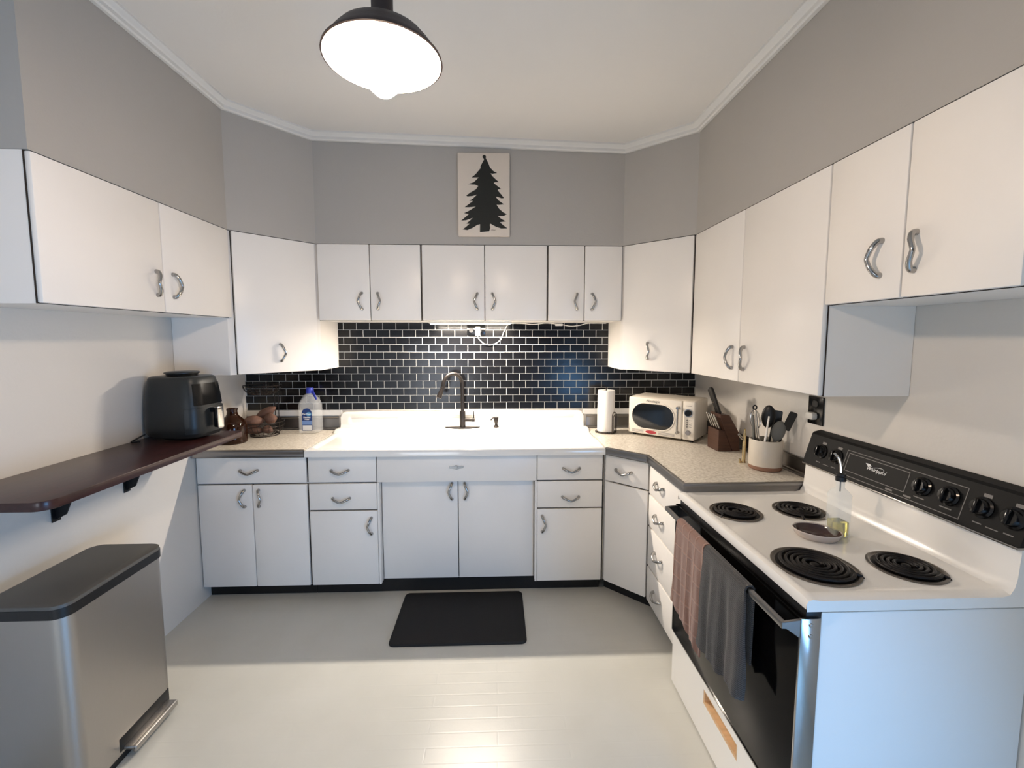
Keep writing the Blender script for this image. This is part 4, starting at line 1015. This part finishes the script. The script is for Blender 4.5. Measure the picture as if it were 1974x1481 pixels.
# ------------------------------------------------------------------ stove
RY0, RY1, RXF, RXB = 1.046, 1.846, 0.800, 1.372
ZK = 0.890
st = thing('electric_range', 'white electric stove with coil burners, black oven door and control panel', 'stove', (1.1, 1.45, 0))
bm = NB(); box(bm, 0.846, XR-0.004, RY0+0.008, RY1-0.006, 0.0, 0.845, 0.004); part('body', bm, M_RBODY, st)
# cooktop with upturned rear
bm = NB()
prof = [(0.806, 0.853), (RXF, 0.858), (RXF-0.002, 0.872), (RXF+0.003, 0.886), (RXF+0.014, ZK), (RXF+0.026, ZK-0.002), (RXF+0.036, ZK-0.006), (1.325, ZK-0.006), (1.345, ZK-0.001), (1.356, 0.906), (1.361, 0.930), (1.366, 1.012), (1.40, 1.012), (1.40, 0.853)]
NS = 40; rings = []
for k in range(NS+1):
    y = RY0+(RY1-RY0)*k/NS
    e = min(k, NS-k)
    lift = {0: -0.006, 1: 0.004}.get(e, 0.0)
    ring = []
    for i, (x, z) in enumerate(prof):
        zz = z
        if 6 <= i <= 8: zz = z+(0.005 if e == 1 else (0.0 if e else -0.002))
        if e == 0 and 3 <= i <= 5: zz -= 0.004
        ring.append(bm.verts.new((x, y, zz)))
    rings.append(ring)
for a, b in zip(rings, rings[1:]):
    for k in range(len(prof)): bm.faces.new((a[k], a[(k+1) % len(prof)], b[(k+1) % len(prof)], b[k]))
for ring in (rings[0], rings[-1]):
    low = [bm.verts.new((v.co.x, v.co.y, 0.853)) for v in ring]
    for k in range(1, len(prof)-2): bm.faces.new((ring[k], ring[k+1], low[k+1], low[k]))
ct = part('cooktop', bm, M_RANGE, st, angle=40)
def coil_mesh(R, turns):
    bm = NB(); q = []
    N_ = int(turns*26)
    for k in range(N_+1):
        t = k/N_; a = 2*PI*turns*t; r_ = 0.020+(R-0.020)*t
        q.append((r_*math.cos(a), r_*math.sin(a), 0.0))
    tube(bm, q, 0.0052, 8); ball(bm, (0, 0, -0.002), 0.013, 0.013, 0.005, u=14, v=8)
    tube(bm, [(R, 0, 0), (R+0.012, 0.004, -0.004), (R+0.02, 0.006, -0.014)], 0.005, 8)
    return bm
for x, y, R, turns, ang in ((0.928, 1.617, 0.076, 4, 3.6), (1.186, 1.622, 0.076, 4, 4.2), (0.942, 1.213, 0.096, 5, 5.6), (1.206, 1.196, 0.076, 4, 5.4)):
    bm = NB(); zb = ZK-0.006
    lathe(bm, [(R+0.018, zb+0.0005), (R+0.018, zb+0.004), (R+0.012, zb+0.0055), (R+0.006, zb+0.003), (R+0.003, zb-0.002)], 56, c=(x, y, 0)); pn = part('drip_pan', bm, M_PAN, ct, angle=50)
    o_pan = pn
    bm = NB(); lathe(bm, [(R+0.0045, zb+0.0012), (R*0.9, zb+0.0010), (R*0.5, zb+0.0007), (0, zb+0.0006)], 48, c=(x, y, 0)); part('drip_bowl', bm, M_PANB, ct)
    bm = merge(NB(), coil_mesh(R, turns), Matrix.Translation((x, y, zb+0.008)) @ Matrix.Rotation(ang, 4, 'Z')); part('heating_coil', bm, M_COIL, ct)
# back guard: chrome strip, black control panel leaning back
bm = NB(); box(bm, 1.348, 1.372, RY0-0.004, RY1+0.002, 1.010, 1.017, 0.002); part('chrome_strip', bm, M_CHROME, st)
PB, PT = (1.352, 1.017), (1.388, 1.142)
pf = [(PB[0], PB[1]), (PT[0], PT[1]), (1.394, 1.150), (XR-0.004, 1.158), (XR-0.004, 1.017)]
bm = NB(); prism(bm, pf, RY0-0.004, RY1+0.002, M=frame((1, 0, 0), (0, 0, 1), (0, 1, 0))); cpn = part('control_panel', bm, M_PANEL, st, smooth=False)
vz = Vector((PT[0]-PB[0], 0, PT[1]-PB[1])); HP = vz.length; vz.normalize(); pn_ = Vector((-vz.z, 0, vz.x))
MPn = frame((0, -1, 0), vz, pn_, (PB[0], 0, PB[1]))      # local x = -y (left to right as seen), y up the panel
def PP(y, h): return (-y, h)
for y in (1.765, 1.682, 1.325, 1.241, 1.151, 1.074):
    base = MPn @ Vector((-y, 0.068, 0.0)); 
    bm = NB(); lathe(bm, [(0, 0), (0.030, 0), (0.030, 0.004), (0.024, 0.007), (0.021, 0.018), (0.019, 0.020), (0, 0.020)], 30, along(base, base+pn_)); kn = part('knob', bm, M_PLGLOSS, cpn)
    bm = NB(); box(bm, -0.005, 0.005, -0.021, 0.021, 0.018, 0.028, 0.002, 2, MPn @ Matrix.Translation((-y, 0.068, 0)) @ Matrix.Rotation(random.uniform(-0.06, 0.06), 4, 'Z')); part('knob_grip', bm, M_PLGLOSS, kn)
bm = NB()
def pline(p, q, w_=0.0011):
    p, q = Vector(p), Vector(q); d = (q-p).normalized(); nn = Vector((-d.y, d.x))*w_
    prism(bm, [p+nn-d*w_, q+nn+d*w_, q-nn+d*w_, p-nn-d*w_], 0.0002, 0.0007, M=MPn)
def pbox(y0, y1, h0, h1):
    c4 = [(-y0, h0), (-y1, h0), (-y1, h1), (-y0, h1)]
    for i in range(4): pline(c4[i], c4[(i+1) % 4])
pbox(1.640, 1.198, 0.012, 0.108); pbox(1.628, 1.378, 0.030, 0.098)
for y in (1.765, 1.682, 1.151, 1.074): pline((-y-0.010, 0.022), (-y+0.010, 0.022), 0.0015); pline((-y-0.002, 0.104), (-y+0.010, 0.104), 0.005)
for y in (1.325, 1.241): pline((-y-0.016, 0.030), (-y+0.016, 0.030), 0.0015)
for y in (1.430, 1.362): pline((-y-0.010, 0.020), (-y+0.010, 0.020), 0.003)
for y in (1.722, 1.113): pline((-y-0.014, 0.020), (-y+0.014, 0.020), 0.0012)
part('panel_print', bm, M_PANELINK, cpn, smooth=False)
text('lettering', 'Whirlpool', 0.019, MPn @ Matrix.Translation((-1.500, 0.066, 0.0004)), M_WHITEINK, cpn, shear=0.35, extrude=0.0003)
bm = NB()
prism(bm, [(-1.548, 0.082), (-1.530, 0.083), (-1.520, 0.076), (-1.530, 0.074), (-1.524, 0.068), (-1.536, 0.074)], 0.0003, 0.0008, M=MPn)
tube(bm, [MPn @ Vector((-1.503+0.034*math.cos(a), 0.064+0.012*math.sin(a)+0.010*math.cos(a), 0.0008)) for a in [0.6+2.6*k/16 for k in range(-10, 12)]], 0.0008, 6)
part('logo_swoosh', bm, M_WHITEINK, cpn, smooth=False)
# vent strip and oven door
bm = NB(); box(bm, 0.806, 0.85, RY0+0.010, RY1-0.006, 0.825, 0.856, 0.002); part('vent_strip', bm, M_PLBLACK, st)
od = None
bm = NB(); box(bm, 0.792, 0.842, RY0+0.010, RY1-0.004, 0.252, 0.828, 0.003); od = part('oven_door', bm, M_RGLASS, st)
bm = NB(); box(bm, 0.788, 0.8415, RY0+0.002, RY0+0.0095, 0.250, 0.832, 0.0015); box(bm, 0.788, 0.8415, RY1-0.0038, RY1-0.001, 0.250, 0.832); box(bm, 0.7895, 0.840, RY0+0.010, RY1-0.004, 0.246, 0.2515, 0.001); fr_ = part('door_frame', bm, M_CHROME, od)
for z in (0.815, 0.785):
    bm = NB(); lathe(bm, [(0, 0.0), (0.006, 0.0), (0.005, 0.003), (0, 0.0035)], 12, along((0.815, RY0+0.002, z), (0.815, RY0-0.01, z)))
    part('screw', bm, M_CHROME, fr_)
bm = NB(); box(bm, 0.738, 0.752, RY0+0.006, RY1-0.006, 0.806, 0.824, 0.003); hb = part('handle_bar', bm, M_EDGE, od)
for y in (RY0+0.004, RY1-0.012):
    bm = NB(); prism(bm, [(0.739, 0.823), (0.793, 0.829), (0.793, 0.775), (0.752, 0.805), (0.739, 0.806)], 0, 0.008, 0.001, 1, frame((1, 0, 0), (0, 0, 1), (0, 1, 0), (0, y, 0)))
    part('handle_end', bm, M_EDGE, od, smooth=False)
# storage drawer with a raw wood slot pull
bm = NB()
D0, D1, DZ0, DZ1 = RY0+0.010, RY1-0.004, 0.008, 0.243
SY0, SY1, SZ0, SZ1 = 1.310, 1.546, 0.156, 0.213
for a in ((D0, SY0, DZ0, DZ1), (SY1, D1, DZ0, DZ1), (SY0, SY1, DZ0, SZ0), (SY0, SY1, SZ1, DZ1)): box(bm, 0.793, 0.812, *a)
box(bm, 0.832, 0.845, D0, D1, DZ0, DZ1)
sd = part('storage_drawer', bm, M_RANGE, st, smooth=False)
bm = NB(); box(bm, 0.806, 0.811, SY0-0.004, SY1+0.004, SZ1-0.014, SZ1+0.001)
box(bm, 0.794, 0.832, SY0, SY1, SZ0, SZ0+0.012); box(bm, 0.794, 0.832, SY0, SY1, SZ1-0.006, SZ1); box(bm, 0.794, 0.832, SY0, SY0+0.008, SZ0+0.012, SZ1-0.006); box(bm, 0.794, 0.832, SY1-0.008, SY1, SZ0+0.012, SZ1-0.006); box(bm, 0.826, 0.832, SY0+0.008, SY1-0.008, SZ0+0.012, SZ1-0.006)
part('slot_pull', bm, M_WOOD, sd, smooth=False, label='raw wood slot pull')

# ------------------------------------------------------------------ towels over the oven handle
def towel(name, lab, y0, y1, zf, zb, m, amp, waves, seed, flare=0.0, thick=0.006, uneven=0.0):
    rnd = random.Random(seed); bm = NB()
    ny, nf = 44, 40
    ph = rnd.random()*6
    xb, zt = 0.745, 0.827
    def pt(s, t, off):
        # s 0..1 across, t 0..1 from front hem over the bar to the back hem
        y = y1+(y0-y1)*s
        fold = math.sin(waves*2*PI*s+ph)+0.45*math.sin(waves*4.3*PI*s+2*ph)
        z0 = zf+uneven*(s-0.5)+0.010*math.sin(5*s*PI+ph)
        if t < 0.62:
            k = t/0.62; z = z0+(zt-0.010-z0)*k
            hang = (1-k)
            x = xb-0.011-off-amp*(0.25+0.75*hang)*(0.6+0.5*fold)*min(1, hang*4+0.15)
            y += -flare*hang*(s-0.2)+0.006*hang*math.sin(9*k+ph+6*s)
        elif t < 0.74:
            a = PI*(t-0.62)/0.12
            x = xb-(0.011+off)*math.cos(a); z = zt-0.010+(0.011+off)*math.sin(a)
        else:
            k = (t-0.74)/0.26; z = zt-0.010-(zt-0.010-zb)*k
            x = xb+0.011+off+0.003*math.sin(waves*2*PI*s+ph)*k
        return Vector((x, y, z))
    L0 = [[pt(i/ny, j/nf, thick) for i in range(ny+1)] for j in range(nf+1)]
    L1 = [[pt(i/ny, j/nf, 0.0) for i in range(ny+1)] for j in range(nf+1)]
    V0 = [[bm.verts.new(p) for p in row] for row in L0]; V1 = [[bm.verts.new(p) for p in row] for row in L1]
    for V in (V0, V1):
        for j in range(nf):
            for i in range(ny): bm.faces.new((V[j][i], V[j][i+1], V[j+1][i+1], V[j+1][i]))
    per = [(0, i) for i in range(ny+1)]+[(j, ny) for j in range(1, nf+1)]+[(nf, i) for i in range(ny-1, -1, -1)]+[(j, 0) for j in range(nf-1, 0, -1)]
    for a, b in zip(per, per[1:]+per[:1]): bm.faces.new((V0[a[0]][a[1]], V0[b[0]][b[1]], V1[b[0]][b[1]], V1[a[0]][a[1]]))
    return single(name, bm, m, lab, 'towel', angle=80)
towel('dish_towel', 'brown terry towel hanging over the oven door handle', 1.462, 1.690, 0.445, 0.60, M_TOWELB, 0.012, 2.5, 3, uneven=-0.06)
towel('dish_towel', 'dark grey knitted towel hanging over the oven door handle', 1.205, 1.458, 0.475, 0.58, M_TOWELG, 0.020, 2.2, 11, flare=0.03, uneven=0.03)

# ------------------------------------------------------------------ oil bottle and spoon rest
ox, oy, oz = 1.168, 1.410, ZK-0.0055
ob = thing('oil_bottle', 'square clear glass oil bottle with steel pour spout on the stove', 'bottle', (ox, oy, oz))
def sqr(h, z, r_=0.006): return [Vector((x, y, oz+z)) for x, y in rrect(ox-h, ox+h, oy-h, oy+h, min(r_, h*0.98), 5)]
def circ_as(h, z): return [Vector((x, y, oz+z)) for x, y in rrect(ox-h, ox+h, oy-h, oy+h, h*0.999, 5)]
bm = NB()
loft(bm, [sqr(0.022, 0.0), sqr(0.026, 0.003), sqr(0.026, 0.145), sqr(0.022, 0.157, 0.012), circ_as(0.013, 0.168), circ_as(0.0125, 0.200)]); part('bottle_body', bm, M_GLASS, ob, angle=50)
bm = NB(); loft(bm, [sqr(0.0225, 0.006, 0.004), sqr(0.0225, 0.052, 0.004)]); part('oil', bm, M_OIL, ob, angle=50, label='greenish yellow oil')
bm = NB(); lathe(bm, [(0, 0.192), (0.0155, 0.192), (0.0155, 0.206), (0.0135, 0.207), (0.0145, 0.212), (0.0145, 0.217), (0.006, 0.220), (0, 0.220)], 24, c=(ox, oy, oz)); part('stopper', bm, M_PLBLACK, ob)
bm = NB(); tube(bm, catmull([(ox, oy, oz+0.218), (ox-0.001, oy+0.003, oz+0.245), (ox-0.006, oy+0.008, oz+0.268), (ox-0.018, oy+0.014, oz+0.284)], 4), [0.0055]*4+[0.005]*4+[0.004]*5, 10); part('pour_spout', bm, M_CHROME, ob)
bm = NB(); tube(bm, [(ox, oy, oz+0.195), (ox, oy, oz+0.155)], 0.0022, 8); part('pour_tube', bm, M_PLBLACK, ob)

sr = thing('spoon_rest', 'oval spoon rest glazed brown and cream between the stove burners', 'spoon rest', (1.088, 1.400, ZK-0.0055))
MS = Matrix.Translation((1.088, 1.400, ZK-0.0055)) @ Matrix.Rotation(math.radians(-25), 4, 'Z')
def dish(bm, prof, sc):
    n = 48; rings = []
    for r_, z in prof:
        rings.append([bm.verts.new(MS @ Vector((r_*sc[0]*math.cos(2*PI*k/n), r_*sc[1]*math.sin(2*PI*k/n), z))) for k in range(n)] if r_ > 0 else [bm.verts.new(MS @ Vector((0, 0, z)))])
    for a, b in zip(rings, rings[1:]):
        for k in range(n):
            if len(b) == 1: f_ = bm.faces.new((a[k], a[(k+1) % n], b[0]))
            elif len(a) == 1: f_ = bm.faces.new((a[0], b[k], b[(k+1) % n]))
            else: f_ = bm.faces.new((a[k], a[(k+1) % n], b[(k+1) % n], b[k]))
bm = NB(); dish(bm, [(0, 0.0), (0.78, 0.0), (0.92, 0.010), (1.0, 0.024), (0.985, 0.027), (0.95, 0.024)], (0.072, 0.060)); part('dish_wall', bm, M_RESTC, sr)
bm = NB(); dish(bm, [(0.955, 0.0238), (0.86, 0.012), (0.72, 0.006), (0.0, 0.005)], (0.072, 0.060)); part('dish_well', bm, M_RESTB, sr, label='brown glazed well')

# ------------------------------------------------------------------ floor mat
bm = NB(); M = Matrix.Rotation(math.radians(0.4), 4, 'Z') @ Matrix.Translation((0, 0, 0))
prism(bm, rrect(-0.556, 0.152, 2.105, 2.562, 0.03, 6), 0.0005, 0.014, 0.008, 3, only_top=True)
single('floor_mat', bm, M_MAT, 'black cushioned rubber mat on the grey floor before the sink', 'mat', angle=60)

# ------------------------------------------------------------------ step trash can
T0 = (-1.662, -1.386, 1.372, 1.802)
tc_ = thing('trash_can', 'brushed steel rectangular step trash can with dark lid by the left wall', 'trash can', (-1.52, 1.59, 0))
def tring(z, o_=0.0, r_=0.045): return [Vector((x, y, z)) for x, y in rrect(T0[0]-o_, T0[1]+o_, T0[2]-o_, T0[3]+o_, r_, 8)]
bm = NB(); loft(bm, [tring(0.030), tring(0.662)]); part('steel_body', bm, M_STEEL, tc_, angle=40)
bm = NB(); loft(bm, [tring(0.001, -0.004), tring(0.028, -0.004), tring(0.0295, -0.001)]); part('base', bm, M_PLBLACK, tc_, angle=40)
bm = NB(); loft(bm, [tring(0.6625, 0.002), tring(0.664, 0.004), tring(0.696, 0.004)]); lid = part('lid', bm, M_PLBLACK, tc_, angle=40)
bm = NB(); loft(bm, [tring(0.6962, 0.003), tring(0.707, 0.002), tring(0.710, -0.003)]); part('lid_top', bm, M_LID, lid, angle=40)
bm = NB(); box(bm, T0[1]-0.004, T0[1]+0.0015, 1.530, 1.772, 0.040, 0.092, 0.002); part('pedal_slot', bm, M_PLBLACK, tc_)
bm = NB(); box(bm, T0[1]-0.02, T0[1]+0.045, 1.545, 1.760, 0.036, 0.050, 0.005, 3); box(bm, T0[1]+0.030, T0[1]+0.046, 1.545, 1.760, 0.026, 0.051, 0.006, 3); part('pedal', bm, M_STEEL, tc_)
